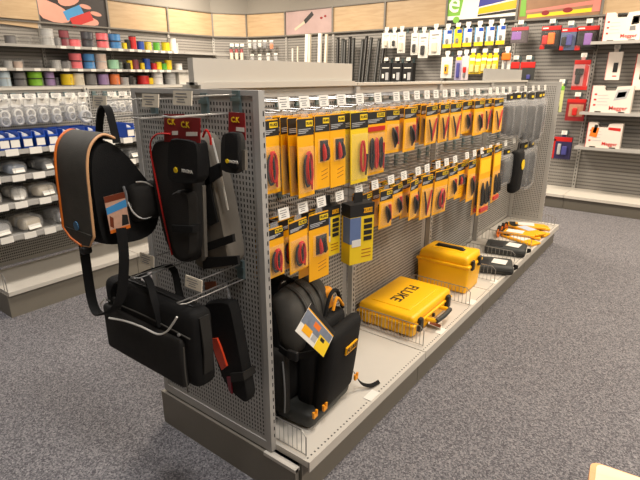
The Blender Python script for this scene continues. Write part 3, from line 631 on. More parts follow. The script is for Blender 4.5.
for (q, xx) in (([(164, 114), (184, 114), (184, 142), (164, 142)], -.15), ([(178, 117), (200, 118), (200, 143), (178, 143)], -.185)):
    cr = B().prism(xpoly(q, xx), 0, xx, xx+.002).obj('header_card', M_redc, t, loc=n_)
    lettering('C.K', .022, M_yel2, cr, tuple(PX(q[0][0]+7, q[0][1]+8, 0, xx-.001)), (R(90), 0, R(-90)), .0006)
    B().prism(xpoly([(q[0][0]+8, q[2][1]-11), (q[1][0]-3, q[2][1]-11), (q[1][0]-3, q[2][1]-7), (q[0][0]+8, q[2][1]-7)], xx-.001), 0, xx-.001, xx).obj('print_line', M_white, cr)
# --- grey holster
t = thing('tool_holster', 'grey and black long tool holster hanging beside the red card pouch', 'holster', tuple(PX(220, 268, 0, -.06))); n_ = neg(t)
puff(smooth_poly(xpoly([(196, 140), (205, 131), (214, 145), (228, 205), (238, 262), (226, 268), (203, 267), (199, 200)], -.06), 1), 0, -.095, -.02, .05).obj('holster_body', M_fabg, t, True, loc=n_)
for q in ([(199, 150), (206, 148), (213, 200), (204, 205)], [(205, 170), (219, 163), (221, 176), (207, 186)], [(203, 244), (233, 234), (234, 242), (205, 252)], [(204, 205), (213, 200), (218, 222), (210, 226)], [(203, 258), (238, 256), (239, 264), (204, 269)]):
    B().prism(xpoly(q, -.099), 0, -.102, -.092).obj('strap', M_fab, t, loc=n_)
B().tube(spline(xpts([(203, 137), (206, 130), (210, 136), (211, 145)], -.1), 4), .0035, 6).obj('red_loop', M_red, t, True, loc=n_)
B().tube(xpts([(212, 138), (220, 170), (228, 210)], -.085), .003, 5).obj('edge_trim', M_white, t, True, loc=n_)
# --- small pouch
t = thing('phone_pouch', 'small black belt pouch on a dark red card near the panel edge', 'pouch', tuple(PX(236, 175, 0, -.1))); n_ = neg(t)
hc = B().prism(xpoly([(229, 112), (245, 113), (246, 140), (229, 140)], -.075), 0, -.077, -.075).obj('header_card', M_redc, t, loc=n_)
lettering('C.K', .02, M_yel2, hc, tuple(PX(235, 120, 0, -.0785)), (R(90), 0, R(-90)), .0006); B().prism(xpoly([(236, 127), (244, 128), (244, 132), (236, 131)], -.078), 0, -.078, -.077).obj('print_line', M_white, hc)
puff(smooth_poly(xpoly([(225, 133), (238, 132), (241, 140), (242, 170), (237, 174), (223, 171), (223, 142)], -.1), 1), 0, -.11, -.082, .05).obj('pouch_body', M_fab2, t, True, loc=n_)
fp = puff(smooth_poly(xpoly([(225, 132), (238, 132), (239, 163), (236, 169), (225, 167)], -.12), 1), 0, -.122, -.108, .05).obj('flap', M_fab, t, True, loc=n_)
p = PX(227.5, 161, 0, -.124); B().lathe([(.006, 0), (.006, -.003)], 12, tuple(p), 0).obj('logo_dot', M_yel2, fp); lettering('MAGMA', .011, M_white, fp, tuple(PX(233, 162, 0, -.124)), (R(90), 0, R(-90)), .0003)
B().prism(xpoly([(242.5, 150), (246, 150), (246, 170), (243, 170)], -.096), 0, -.1, -.09).obj('edge_trim', M_fabg, t, loc=n_)
# --- tool roll
t = thing('tool_roll', 'black tool roll with an orange bar on the lower end panel', 'tool roll', tuple(PX(245, 405, 0, -.06))); n_ = neg(t)
puff(smooth_poly(xpoly([(203, 302), (229, 301), (235, 330), (248, 398), (245, 404), (231, 392), (222, 378), (206, 330)], -.10), 1), 0, -.10, -.06, .03).obj('roll_body', M_fab, t, True, loc=n_)
B().prism(xpoly([(211, 339), (217, 338), (221, 348), (227, 366), (222, 370), (216, 356)], -.105), 0, -.107, -.097).obj('orange_bar', mat('orange_red', (232, 72, 34), .45), t, loc=n_)
B().prism(xpoly([(231, 373), (244, 372), (245, 380), (232, 382)], -.103), 0, -.107, -.055).obj('strap', M_fab2, t, loc=n_)
B().prism(xpoly([(227, 377), (231, 377), (232, 394), (229, 390)], -.104), 0, -.106, -.098).obj('logo_patch', mat('maroon', (120, 26, 40), .5), t, loc=n_)
B().prism(smooth_poly(xpoly([(206, 284), (226, 283), (231, 305), (212, 310)], -.075), 1), 0, -.078, -.07).obj('hang_film', M_film, t, loc=n_)
cp = B().prism(xpoly([(205, 282), (216, 281), (217, 288), (206, 290)], -.079), 0, -.081, -.079).obj('header_card', mat('brown_card', (150, 90, 60), .5, 0, .3, 40), t, loc=n_)

# ================================================================ goods on the deck
DZ = .1875
# --- backpack
t = thing('tool_backpack', 'black tool backpack with orange zip pulls standing on the deck shelf', 'backpack', (.265, .085, DZ), R(5))
def lc(t, p): return Matrix.Rotation(-t.rotation_euler[2], 3, 'Z') @ (p-t.location)
def bend(q): return Vector((q[0]*(1-.10*max(0, q[2]/.24)), q[1], q[2]))
B().soft((0, .045, .275), (.155, .075, .225), .06, (0, .01, .0), 5, 0, fn=bend).obj('main_compartment', M_fab, t, True)
def dome(q): return Vector((q[0], q[1]+.02*(q[2]/.13), q[2]))
dm = B().soft((-.01, -.01, .40), (.135, .055, .115), .055, (0, .02, .01), 5, fn=dome).obj('top_lid', M_dome, t, True)
for x in (-.07, -.02, .03): B().tube(spline([(x, -.082, .34), (x, -.078, .44), (x, -.045, .50), (x, .01, .525)], 5), .009, 6).obj('padded_rib', M_dome, dm, True)
B().soft((.03, -.075, .215), (.12, .045, .175), .03, (.0, 0, 0), 4).obj('open_pocket', M_fab, t, True)
B().soft((.08, -.088, .405), (.06, .022, .055), .018, (0, 0, 0), 3).obj('orange_lining', M_amber, t, True, rot=(R(-6), 0, 0))
B().tube(spline([(.01, -.10, .40), (.05, -.098, .468), (.115, -.09, .462), (.146, -.10, .38)], 6), .008, 6).obj('pocket_rim', M_fab, t, True)
B().tube(spline([(.05, -.112, .41), (.085, -.108, .448), (.13, -.11, .40)], 6), .006, 6).obj('orange_trim', M_amber, t, True)
fpn = B().soft((0, 0, .155), (.122, .026, .168), .045, (0, .012, 0), 5).obj('front_flap', M_fab, t, True, loc=(.028, -.128, .062), rot=(R(7), 0, 0))
B().box(-.042, .042, -.003, .003, -.016, .016).obj('badge', M_yel, fpn, loc=(.02, -.0395, .225)); lettering('FLUKE', .027, M_black, fpn, (.02, -.0435, .225), (R(90), 0, 0), .0006)
B().soft((.005, -.015, .035), (.152, .125, .035), .03, (0, 0, 0), 4).obj('rubber_base', M_rub, t, True)
sd = B().soft((-.165, .03, .19), (.018, .085, .13), .018, (.012, 0, 0), 4).obj('side_pocket', M_fab2, t, True)
B().tube(spline([(-.188, -.05, .08), (-.19, -.055, .18), (-.185, -.045, .29)], 4), .003, 5).obj('zip', M_mgrey, t, True)
for (x, y, z) in ((-.14, -.152, .085), (-.085, -.160, .085), (.15, -.165, .085)): B().prism([(-.012, -.014), (.012, -.014), (.014, .012), (.006, .012), (.004, .0), (-.004, .0), (-.006, .012), (-.014, .012)], 1, -.004, .004).obj('zip_pull', M_amber, t, loc=(x, y, z))
B().ribbon(spline([lc(t, PX(u, v, 1, .13)) for u, v in ((276, 304), (274, 288), (278, 278), (285, 277), (292, 283), (295, 292))], 6), (0, .04, .01), .014).obj('grab_handle', M_fab, t, True)
B().ribbon(spline([(-.17, -.02, .33), (-.18, -.09, .325), (-.12, -.15, .33)], 5), (0, 0, .025), .005).obj('compression_strap', M_fab, t, True)
B().soft((-.178, -.085, .326), (.008, .022, .018), .005).obj('buckle', M_black, t, True)
for y in (.03, .075): B().lathe([(.03, -.012), (.034, -.006), (.034, .006), (.03, .012)], 14, (-.172, y, .034), 0).obj('wheel', M_black, t, True) if y < .05 else None
B().ribbon(spline([(.165, -.15, .085), (.19, -.17, .03), (.22, -.20, .012), (.27, -.215, .008)], 5), (.004, .012, .012), .003).obj('loose_strap', M_fab, t, True)
# information card on the backpack
q = [PX(311, 303, 1, -.095), PX(335, 332, 1, -.105), PX(323, 357, 1, -.125), PX(295, 331, 1, -.115)]
t = thing('information_card', 'white and yellow picture card leaning on the backpack', 'card', tuple(q[3]))
def quadprism(Q, d):
    n = (Q[1]-Q[0]).cross(Q[3]-Q[0]).normalized()
    if n.y > 0: n = -n
    b = B(); b.add([tuple(p+n*s) for s in (0, d) for p in Q], [(0, 1, 2, 3), (4, 7, 6, 5), (0, 4, 5, 1), (1, 5, 6, 2), (2, 6, 7, 3), (3, 7, 4, 0)]); return b
def sub(Q, s0, s1, t0, t1, off=.0012):
    n = (Q[1]-Q[0]).cross(Q[3]-Q[0]).normalized(); n = -n if n.y > 0 else n
    f = lambda s, t_: (Q[0]*(1-s)+Q[1]*s)*(1-t_)+(Q[3]*(1-s)+Q[2]*s)*t_+n*off
    return [f(s0, t0), f(s1, t0), f(s1, t1), f(s0, t1)]
n_ = neg(t)
quadprism(q, .0012).obj('card_sheet', M_white, t, loc=n_)
for nm, m, (a_, b_, c_, d_), of in (('print_shape', M_black, (0, 1, 0, .16), .0013), ('print_shape', M_yel, (0, 1, .16, .2), .0013), ('print_shape', mat('photo_grey', (120, 128, 142), .5, 0, .4, 40), (0, .98, .22, .66), .0013), ('print_shape', M_yel2, (.62, 1, .5, 1), .0016), ('print_shape', M_black, (.68, .82, .54, .66), .0019), ('print_shape', M_orange, (.34, .56, .3, .48), .0016), ('print_shape', M_yel, (.12, .4, .62, .86), .0016), ('print_shape', M_lgrey, (.44, .6, .66, .86), .0016)):
    quadprism(sub(q, a_, b_, c_, d_, of), .0003).obj(nm, m, t, loc=n_)
# --- wire dividers
def fence(x, y0, y1, h, label, n=9, rz=0, r=.0018):
    t = thing('wire_divider', label, 'divider', (x, y0, DZ), rz)
    L = y1-y0; b = B().tube([(0, 0, .002), (0, 0, h*.8), (0, L*.06, h), (0, L*.94, h), (0, L, h*.8), (0, L, .002)], r*1.4, 5).tube([(0, 0, .006), (0, L, .006)], r, 5); b.obj('frame', M_steel, t, True)
    b = B()
    for i in range(1, n): b.tube([(0, L*i/n, .004), (0, L*i/n, h)], r*.8, 4)
    b.obj('upright_wires', M_steel, t, True); return t
fence(.028, -.125, .20, .10, 'chrome wire divider between end panel and backpack', 16)
fence(.945, -.12, .27, .105, 'chrome wire divider left of the large yellow case', 20)
fence(1.52, -.13, .27, .105, 'chrome wire divider between large case and yellow tool box', 18)
fence(1.95, -.13, .27, .105, 'chrome wire divider right of the yellow tool box', 16)
fence(2.36, -.13, .25, .09, 'chrome wire divider between the two black cases', 14)
fence(2.78, -.13, .25, .09, 'chrome wire divider just before the yellow packets', 14)
fence(3.52, -.13, .25, .09, 'chrome wire divider beyond the yellow packets at the far end', 14)
# --- large yellow case
t = thing('equipment_case', 'large flat yellow hard case with black lettering on its lid', 'case', (1.205, .115, DZ))
B().soft((0, 0, .035), (.228, .162, .035), .022, (0, 0, 0), 3).obj('case_base', M_yelp, t, True)
ld_ = B().soft((0, 0, .092), (.232, .165, .028), .024, (0, 0, .0), 3).obj('lid', M_yelp, t, True)
B().soft((0, 0, .068), (.238, .171, .007), .006).obj('rim', M_yelp, t, True)
B().soft((0, .005, .120), (.17, .115, .004), .004).obj('raised_panel', M_yelp, ld_, True)
lettering('FLUKE', .085, M_black, ld_, (0.0, .01, .1246), (0, 0, R(180)), .0016)
for x in (-.185, .185):
    for s in (-.19, .19): pass
    B().soft((x*.92, -.172, .062), (.018, .012, .036), .006).obj('latch', M_black, t, True)
for s in (-1, 1): B().tube([(s*.085, -.165, .055), (s*.085, -.205, .058), (s*.07, -.225, .06)], .011, 7).obj('handle_mount', M_yelp, t, True)
B().tube([(-.085, -.222, .06), (0, -.228, .061), (.085, -.222, .06)], .013, 8).obj('handle_grip', M_rub, t, True)
for x in (-.16, -.08, 0, .08, .16): B().soft((x, .166, .05), (.012, .008, .045), .006).obj('rear_rib', M_yelp, t, True)
for y in (-.1, 0, .1): B().soft((-.232, y, .045), (.006, .02, .03), .005).obj('side_rib', M_yelp, t, True)
B().soft((0, -.168, .045), (.008, .006, .01), .003).obj('key_lock', M_black, t, True)
ct = B().box(-.055, .055, -.035, .035, 0, .0012).obj('warranty_tag', M_white, t, loc=(-.02, -.19, .012), rot=(R(14), R(8), R(20))); B().box(-.05, 0, -.03, .03, .0012, .0016).obj('print_shape', mat('tag_brown', (120, 52, 26), .5), ct)
# --- yellow tool box
t = thing('tool_box', 'upright yellow tool box with a black top handle', 'tool box', (1.755, .105, DZ))
B().soft((0, 0, .085), (.105, .158, .085), .015, (0, 0, 0), 3, -.06).obj('box_body', M_yelp, t, True)
B().soft((0, 0, .172), (.118, .172, .010), .008).obj('rim', M_yelp, t, True)
ld_ = B().soft((0, 0, .204), (.112, .165, .030), .022, (0, 0, .004), 3, .06).obj('lid', M_yelp, t, True)
B().soft((0, 0, .232), (.045, .11, .008), .007).obj('raised_panel', M_yelp, ld_, True)
hd = B().soft((0, 0, .246), (.014, .085, .009), .007).obj('carry_handle', M_black, t, True)
for y in (-.08, .08): B().soft((0, y, .238), (.02, .014, .008), .005).obj('handle_pivot', M_black, hd, True)
for (x, y) in ((-.055, -.172), (.055, -.172)): B().soft((x, y, .177), (.018, .008, .03), .005).obj('latch', M_black, t, True)
for y in (-.12, .12): B().soft((.10, y, .208), (.016, .03, .022), .01).obj('corner_boss', M_yelp, t, True)
# --- black zipped cases
for (x, y, rz, lb) in ((2.16, -.03, 20, 'black zipped meter case lying just past the yellow tool box'), (2.58, .0, 12, 'black zipped meter case lying farther along, before the packets')):
    t = thing('meter_case', lb, 'case', (x, y, DZ), R(rz))
    B().soft((0, 0, .03), (.10, .145, .03), .024, (0, 0, .006), 4).obj('case_shell', M_rub, t, True); B().tube(spline([(-.102, -.14, .03), (-.102, 0, .031), (-.102, .14, .03)], 3), .004, 5).obj('zip', M_black, t, True)
    B().ribbon(spline([(.03, -.15, .03), (.0, -.175, .035), (-.03, -.15, .03)], 5), (0, 0, .02), .004).obj('loop', M_fab, t, True)
    B().prism([(-.07, -.09), (.02, -.11), (.04, -.02), (-.05, 0.0)], 2, .066, .0675).obj('leaflet', M_white, t); B().soft((-.03, .06, .062), (.05, .05, .006), .005).obj('embossed_panel', M_black, t, True)
# --- yellow packets
for i in range(7):
    x = (2.93, 3.05, 3.19, 3.33, 3.0, 3.14, 3.27)[i]; y = (-.01, .02, -.01, .02, .05, .0, .04)[i]; z = DZ+(0 if i < 4 else .026)
    t = thing('yellow_packet', 'flat yellow packet with pale label, %s in the far deck heap' % ORD[i], 'packet', (x, y, z), R((-24, 12, -8, 26, 5, -30, 18)[i]), 'packets heaped at the far end')
    B().soft((0, 0, .010), (.055, .15, .009), .006, (0, 0, .004), 3).obj('packet_body', M_yel, t, True)
    B().box(-.045, .045, -.06, .07, .0215, .0235).obj('paper_label', mat('pale_blue_label', (200, 208, 222), .5) if i % 2 else M_white, t); B().box(-.05, .05, .09, .14, .019, .0215).obj('dark_header', M_black, t)
for i in range(5):
    t = thing('lead_bundle', 'dark coiled lead bundle behind the yellow packets, %s' % ORD[i], 'cable', (2.90+i*.05, .16+.012*(i % 2), DZ), 0, 'lead bundles behind the packets')
    B().tube([tuple(p) for p in arc((0, 0, .04), .03, 0, 360, 14, 'xz')][:-1], .007, 6, True).obj('coil', M_black if i % 2 else M_orange, t, True); B().box(-.01, .01, -.01, .01, .058, .085).obj('tie', M_black, t)
# ================================================================ second gondola (left)
G2 = thing('display_gondola', 'grey gondola with blue bins and clear packs on the left', 'gondola', (0, 2.2, 0))
for i in range(3):
    x0 = .004+i*.9
    link('back_panel', PERF, G2, (x0+.008, .46, .195)); B().box(x0+.02, x0+.87, .477, .479, .20, 1.35).obj('slot_shade_sheet', M_shade, G2)  # added dark sheet gives the slots their shade by colour
    B().box(x0, x0+.894, .0, .46, .150, .175).obj('deck_shelf', M_deck, G2); B().box(x0, x0+.896, .02, .035, 0, .150).obj('kick_board', M_kick, G2)
    B().box(x0, x0+.894, .445, .50, 1.355, 1.37).obj('top_cap', M_head, G2)
    upright(G2, x0+.012, .458, 1.165)
    for z in (1.02, .865, .70, .50):
        s = B().box(x0, x0+.894, .06, .455, z-.014, z).box(x0, x0+.894, .054, .060, z-.026, z+.003).obj('shelf', M_panel, G2)
        for k in range(7): B().box(-.036, .036, -.002, 0, -.02, .02).obj('price_tag', M_white, s, loc=(x0+.07+k*.127+random.uniform(-.01, .01), .053, z-.012))
        if z < 1:
            for k in range(5): B().box(-.001, .001, .07, .40, 0, .085).obj('divider', M_acr, s, loc=(x0+.02+k*.18, 0, z))
B().box(0, .004, .02, .52, 0, .15).obj('kick_board', M_kick, G2)
B().tube([(.006, .02, .175), (.006, .02, .26), (.006, .06, .29), (.006, .42, .29)], .003, 5).tube([(.006, .06, .175), (.006, .06, .29)], .002, 4).tube([(.006, .16, .175), (.006, .16, .29)], .002, 4).tube([(.006, .26, .175), (.006, .26, .29)], .002, 4).obj('wire_end', M_steel, G2, True)
# blue bins
def bin_parts(w):
    b = B(); d = .2; h = .1; th = .004
    b.box(-w/2, w/2, 0, d, 0, th).box(-w/2, -w/2+th, 0, d, 0, h).box(w/2-th, w/2, 0, d, 0, h).box(-w/2, w/2, d-th, d, 0, h).box(-w/2, w/2, 0, th, 0, h*.72).box(-w/2, w/2, -.006, 0, h*.62, h*.74)
    return [('bin_shell', b.mesh('bin_shell', M_blue)), ('bin_label', B().box(-w*.40, w*.40, -.003, 0, .014, .058).mesh('bin_label', M_white)),
            ('contents', B().soft((0, .09, .062), (w/2-.008, .08, .022), .02, (0, 0, .012), 3).mesh('contents', M_lgrey, True))]
BN = bin_parts(.062)
for i, u in enumerate((3, 14, 27, 40, 53, 68, 81, 93, 131)):
    x = PX(u, 140, 1, 2.27).x; spawn(BN, 'storage_bin', 'blue open front storage bin with white label, %s from the left' % ORD[i], 'bin', (x, 2.262, 1.021), 0, 'blue bins on the left gondola')
# hooks + clear packs
HL = hook_parts(.24, .066, .03)
ring = [tuple(p) for p in arc((0, 0, 0), .024, 0, 360, 14, 'xz')][:-1]
CP = [('film_bag', B().soft((0, 0, -.06), (.036, .018, .06), .016, (0, .01, 0), 3).mesh('film_bag', M_film, True)),
      ('hang_tab', B().box(-.03, .03, -.002, .002, -.012, .03).mesh('hang_tab', M_white)),
      ('ring', B().tube(ring, .007, 6, True).mesh('ring', M_lgrey, True), (0, -.012, -.09)), ('ring', B().tube(ring, .006, 6, True).mesh('ring', M_white, True), (.004, -.004, -.055))]
k = 0
for i, u in enumerate((2, 17, 31, 44, 57, 71, 84, 113, 124, 135)):
    x = PX(u, 95, 1, 2.40).x; y0 = 2.655
    spawn(HL, 'display_hook', 'chrome hook with white tag above the blue bins, %s from the left' % ORD[i], 'hook', (x, y0, 1.325), 0, 'left gondola hooks')
    for j in range(3):
        spawn(CP, 'clear_pack', 'clear bag of white ring fittings, %s hook from the left, %s from the front' % (ORD[i], ORD[j]), 'pack', (x+random.uniform(-.012, .012), y0-.22+j*.06, 1.285-random.uniform(0, .02)), R(random.uniform(-18, 18)), 'clear packs of fittings', scale=(1, 1, 1.05 if i < 7 else .7))
t = thing('tape_roll', 'grey ring roll hanging beside the shoulder strap', 'roll', (PX(86, 117, 1, 2.36).x, 2.36, PX(86, 121, 1, 2.36).z), 0)
B().tube([(.034*math.cos(2*math.pi*i/18), 0, .03+.034*math.sin(2*math.pi*i/18)) for i in range(18)], .012, 8, True).obj('ring_body', M_lgrey, t, True); B().box(-.004, .004, -.004, .004, .07, .10).obj('hang_tab', M_white, t)
# bags on the lower shelves
def goods(z, mats, nm, cat, desc, hh, seed):
    random.seed(seed); x = .07
    i = 0
    while x < 1.2:
        w_ = random.uniform(.05, .085); m = mats[i % len(mats)]
        for r in range(2):
            t = thing(nm, '%s, %s %s from the left' % (desc, 'front row' if r == 0 else 'back row', ORD[i]), cat, (x, 2.34+r*.13, z), R(random.uniform(-25, 25)), desc)
            B().soft((0, 0, hh*.5), (w_*.9, .055, hh*.5), min(.03, hh*.45), (0, 0, .008), 3).obj('bag_film', M_film, t, True)
            B().soft((0, 0, hh*.45), (w_*.74, .042, hh*.36), min(.022, hh*.3), (0, 0, .004), 3).obj('contents', m, t, True)
            B().box(-w_*.5, w_*.5, -.003, 0, 0, .03).obj('paper_label', M_white, t, loc=(0, -.058, .012), rot=(R(-25), 0, 0))
        x += w_*2+.035; i += 1
goods(.867, [M_mgrey, mat('steel_blue', (110, 128, 150), .5), M_rub, M_lgrey], 'parts_bag', 'bag', 'film bag of dark fittings on the second shelf', .07, 3)
goods(.702, [M_beige, M_white, M_beige], 'parts_bag', 'bag', 'film bag of beige fittings on the third shelf', .08, 4)
goods(.502, [M_lgrey, M_beige, M_mgrey], 'parts_bag', 'bag', 'film bag of pale fittings on the lowest shelf', .09, 5)
random.seed(21)
# ================================================================ reels on the back wall shelves
CLR = dict(grey=(120, 118, 118), dark=(70, 72, 78), pink=(226, 110, 116), red=(196, 40, 38), maroon=(130, 62, 70), blue=(66, 132, 190), navy=(34, 74, 160), beige=(206, 184, 170), mint=(150, 200, 166), yellow=(238, 204, 30), black=(40, 38, 36), green=(90, 176, 60), white=(226, 224, 220), lime=(132, 190, 46), lilac=(160, 132, 178), cream=(226, 216, 194), orange=(240, 132, 70), skyish=(196, 214, 224), clear=(178, 178, 176))
REEL = {}
def reel_parts(c, r, h):
    key = (c, r, h)
    if key not in REEL:
        m = mat('cable_'+c, CLR[c], .4, 0, .1)
        fl = mat('reel_flange', (70, 66, 64), .3, clear=.25) if c not in ('white', 'cream', 'skyish', 'clear', 'beige') else mat('reel_flange_pale', (200, 198, 194), .3)
        co = B()
        pr = [(r*.5, 0)]
        for k in range(5): pr += [(r*.93, h*(.06+.176*k)), (r*.97, h*(.15+.176*k)), (r*.93, h*(.23+.176*k))]
        co.lathe(pr+[(r*.5, h)], 14)
        REEL[key] = [('cable_winding', co.mesh('cable_winding', m, True)), ('flange', B().lathe([(r, 0), (r, h*.06)], 14).mesh('flange', fl)), ('flange', B().lathe([(r, h*.94), (r, h)], 14).mesh('flange', fl))]
    return REEL[key]
def reels(row, z, v, items, rname):
    cnt = {}
    for (u, c, n, r, h) in items:
        x = PX(u, v, 1, 5.50).x
        for k in range(n):
            cnt[c] = cnt.get(c, 0)+1
            pos = '' if n == 1 else ('lower ' if k == 0 else 'upper ')
            spawn(reel_parts(c, r, h), 'cable_reel', '%s%s cable reel on the %s wall shelf, %s %s one from left' % (pos, c, rname, ORD[cnt[c]-1], c), 'cable reel', (x, 5.47, z+.001+k*(h+.001)), random.uniform(-.4, .4), 'cable reels on the wall shelves')
b_, s_ = (.078, .095), (.05, .12)
reels(1, S1, 45, [(10, 'grey', 1, .06, .09), (47, 'clear', 2, *b_), (56.5, 'grey', 1, .05, .1), (64, 'maroon', 2, .06, .095), (73.5, 'pink', 1, *b_), (87, 'dark', 2, *b_), (101.5, 'pink', 2, *b_), (114, 'blue', 2, *b_), (123, 'yellow', 1, .035, .09), (126.5, 'black', 1, .04, .13), (131.5, 'red', 1, .05, .18), (139, 'navy', 1, *s_), (146.5, 'yellow', 1, *s_), (155, 'green', 1, *s_), (164, 'yellow', 1, .06, .13), (171, 'white', 1, .055, .19), (174.5, 'clear', 1, .035, .12)], 'top')
reels(2, S2, 66, [(7, 'clear', 1, .05, .08), (17, 'beige', 1, .05, .08), (55, 'clear', 1, .06, .1), (64, 'grey', 1, *b_), (75, 'pink', 2, *b_), (88, 'blue', 2, *b_), (100, 'beige', 2, *b_), (112, 'mint', 1, .078, .13), (126, 'black', 1, .05, .09), (128.5, 'yellow', 1, .04, .13), (134, 'maroon', 1, .05, .14), (141, 'yellow', 1, .035, .1), (145.5, 'navy', 1, .055, .16), (152.5, 'red', 1, .045, .1), (157, 'yellow', 1, .05, .12), (162.5, 'green', 1, .045, .1), (167, 'yellow', 1, .055, .15), (177, 'white', 1, .06, .1)], 'middle')
reels(3, S3, 80, [(3, 'skyish', 2, .07, .09), (19, 'grey', 2, .07, .08), (34, 'lime', 2, .085, .085), (48.5, 'lilac', 2, .06, .085), (66, 'yellow', 1, .078, .15), (77, 'cream', 1, .075, .15), (89.5, 'grey', 1, .075, .15), (102, 'lilac', 1, .075, .15), (113.5, 'orange', 1, .07, .15), (123, 'clear', 1, .06, .1), (129, 'black', 1, .05, .12), (142, 'red', 1, .085, .13), (148.5, 'yellow', 1, .05, .1), (156, 'white', 2, .085, .1), (169, 'clear', 2, .085, .085)], 'lowest')
a = PX(178, 72, 1, 5.42); c = PX(190, 85, 1, 5.42)
t = thing('carton_box', 'plain white carton at the right end of the lowest reel shelf', 'box', ((a.x+c.x)/2, 5.5, S3)); B().box(-.1, .1, -.09, .09, 0, .2).obj('carton', M_white, t); B().box(-.1, .1, -.012, .012, .2, .201).obj('tape_strip', M_cream, t)
# ================================================================ goods on the corner bays and the right wall
def rx(u0, v0, u1, v1, x): a = PX(u0, (v0+v1)/2, 0, x); b = PX(u1, (v0+v1)/2, 0, x); tp = PX((u0+u1)/2, v0, 0, x); bt = PX((u0+u1)/2, v1, 0, x); return (a.y+b.y)/2, abs(a.y-b.y), tp.z, bt.z
HR = hook_parts(.16, .06, .045)
def pack(u0, v0, u1, v1, name, label, cat, mb, shapes, x=5.32, d=.012, hook=True, text=None):
    y, w_, zt, zb = rx(u0, v0, u1, v1, x); h = zt-zb
    t = thing(name, label, cat, (x, y, zb), R(-90)); B().box(-w_/2, w_/2, 0, d, 0, h).obj('card', mb, t)
    for i, (nm, m, a0, a1, c0, c1, pr) in enumerate(shapes): B().soft(((a0+a1)/2*w_-w_/2, -pr/2, (c0+c1)/2*h), ((a1-a0)/2*w_, pr/2+.001, (c1-c0)/2*h), min(.01, pr*.4+.0004)).obj(nm, m, t, True)
    if text: lettering(text[0], w_*text[1], text[2], t, ((text[3]-.5)*w_, -.003, h*text[4]), (R(90), 0, 0), .0005)
    B().box(-.02, .02, d*.3, d*.5, h-.002, h+.03).obj('hang_tab', mb, t)
    if hook: spawn(HR, 'display_hook', 'wall hook of the %s' % ' '.join(label.split()[:12]), 'hook', (5.49, y, zt+.055), R(-90), 'right wall hooks')
    return t
W = M_white; K = M_black; G_ = M_mgrey
for i, (q, kk) in enumerate([((382, 33, 390.5, 48), 0), ((391, 33, 397, 48), 1), ((397.5, 32, 405, 53), 0), ((411, 33, 418, 55), 1), ((418.5, 33, 428, 58), 1), ((429, 30, 441, 55), 0)]):
    pack(*q, 'white_blister_pack', ['small white pack, left end of the white pack row', 'narrow white pack with dark lower window', 'tall plain white pack left of the gap', 'white pack with tall dark device, right of the gap', 'long white pack with small dark device', 'widest white pack at the right of its row'][i], 'blister pack', W,
         [('device', K if kk else M_cream, .3, .7, .12, .5, .03), ('print_line', M_mgrey, .2, .8, .78, .83, .0), ('print_line', M_pink, .25, .6, .66, .69, .0), ('blister', M_clear, .15, .85, .06, .6, .05)])
for i, u in enumerate((443, 453, 463, 474.5, 485.5, 496.5)):
    q = (u, 30-i*.9, u+8.6, 48-i*.7)
    pack(*q, 'blue_yellow_pack', 'white and yellow blister pack with blue swirl, %s from the left' % ORD[i], 'blister pack', M_yel2 if i == 1 else W,
         [('yellow_foot', M_yel2, .0, 1, 0, .22, .0), ('blue_swirl', M_blue, .45, .98, .78, .98, .0), ('side_stripe', M_lblue, 0, .12, .22, 1, .0), ('device', G_, .35, .65, .25, .5, .02), ('blister', M_clear, .2, .8, .2, .62, .035)])
for i, u in enumerate((380.5, 391.5, 402.5)):
    pack(u, 63, u+10, 82, 'black_box', 'black carton with pale lamp picture, %s from the left' % ORD[i], 'box', K, [('lamp_picture', M_lgrey, .5, .8, .1, .5, .0), ('print_line', W, .15, .85, .72, .77, .0), ('print_line', W, .15, .35, .2, .42, .0)], d=.09)
pack(441, 57, 452, 78, 'white_pack', 'white pack with a yellow and dark tester below the blue swirl packs', 'blister pack', W, [('device', M_yel, .35, .7, .2, .65, .03), ('device_screen', K, .42, .62, .3, .55, .034), ('blister', M_clear, .2, .85, .1, .8, .05)])
pack(455, 57, 461.5, 80, 'violet_pack', 'narrow grey violet pack left of the pink one', 'blister pack', mat('violet_card', (170, 160, 190), .5), [('device', mat('indigo', (70, 70, 140), .5), .3, .75, .1, .75, .03), ('yellow_head', M_yel2, .1, .9, .86, 1, .0)])
pack(461.5, 56, 468.5, 80, 'pink_pack', 'pale pink pack with a red grey tester', 'blister pack', mat('pale_pink_card', (222, 206, 208), .5), [('device', M_red, .3, .7, .3, .55, .03), ('device', G_, .35, .65, .1, .3, .03)])
for i, u in enumerate((469, 474.5, 480.5, 486, 491.5)):
    pack(u, 55+(i % 2), u+6.4, 74-(i > 1)*1, 'yellow_pack', 'bright yellow film pack, %s of the yellow row above the gondola' % ORD[i], 'blister pack', M_yel2, [('device', mat('pale_yellow', (236, 226, 130), .4), .2, .8, .1, .5, .03), ('print_line', W, .1, .9, .7, .85, .0), ('blister', M_clear, .1, .9, .05, .6, .05)], hook=i % 2 == 0)
pack(502, 53, 510.5, 72, 'orange_tool_pack', 'white pack with a round orange tool head', 'blister pack', W, [('orange_head', M_orange, .0, 1, .62, 1, .04), ('device', G_, .35, .6, .1, .55, .03)])
pack(511, 27, 528, 43, 'violet_red_pack', 'dark pack with red top and violet band at the left of the red packs', 'blister pack', mat('dim_card', (84, 74, 76), .5), [('red_head', mat('dull_red', (180, 66, 70), .5), .0, 1, .78, 1, .0), ('violet_band', mat('violet_print', (140, 96, 170), .5), .05, .6, .22, .72, .0), ('blister', M_clear, .1, .9, .05, .7, .05)])
pack(510.5, 62, 519, 78, 'red_top_pack', 'small red top pack peeking over the gondola, left one', 'blister pack', M_rub, [('red_head', M_red, 0, 1, .6, 1, .002)])
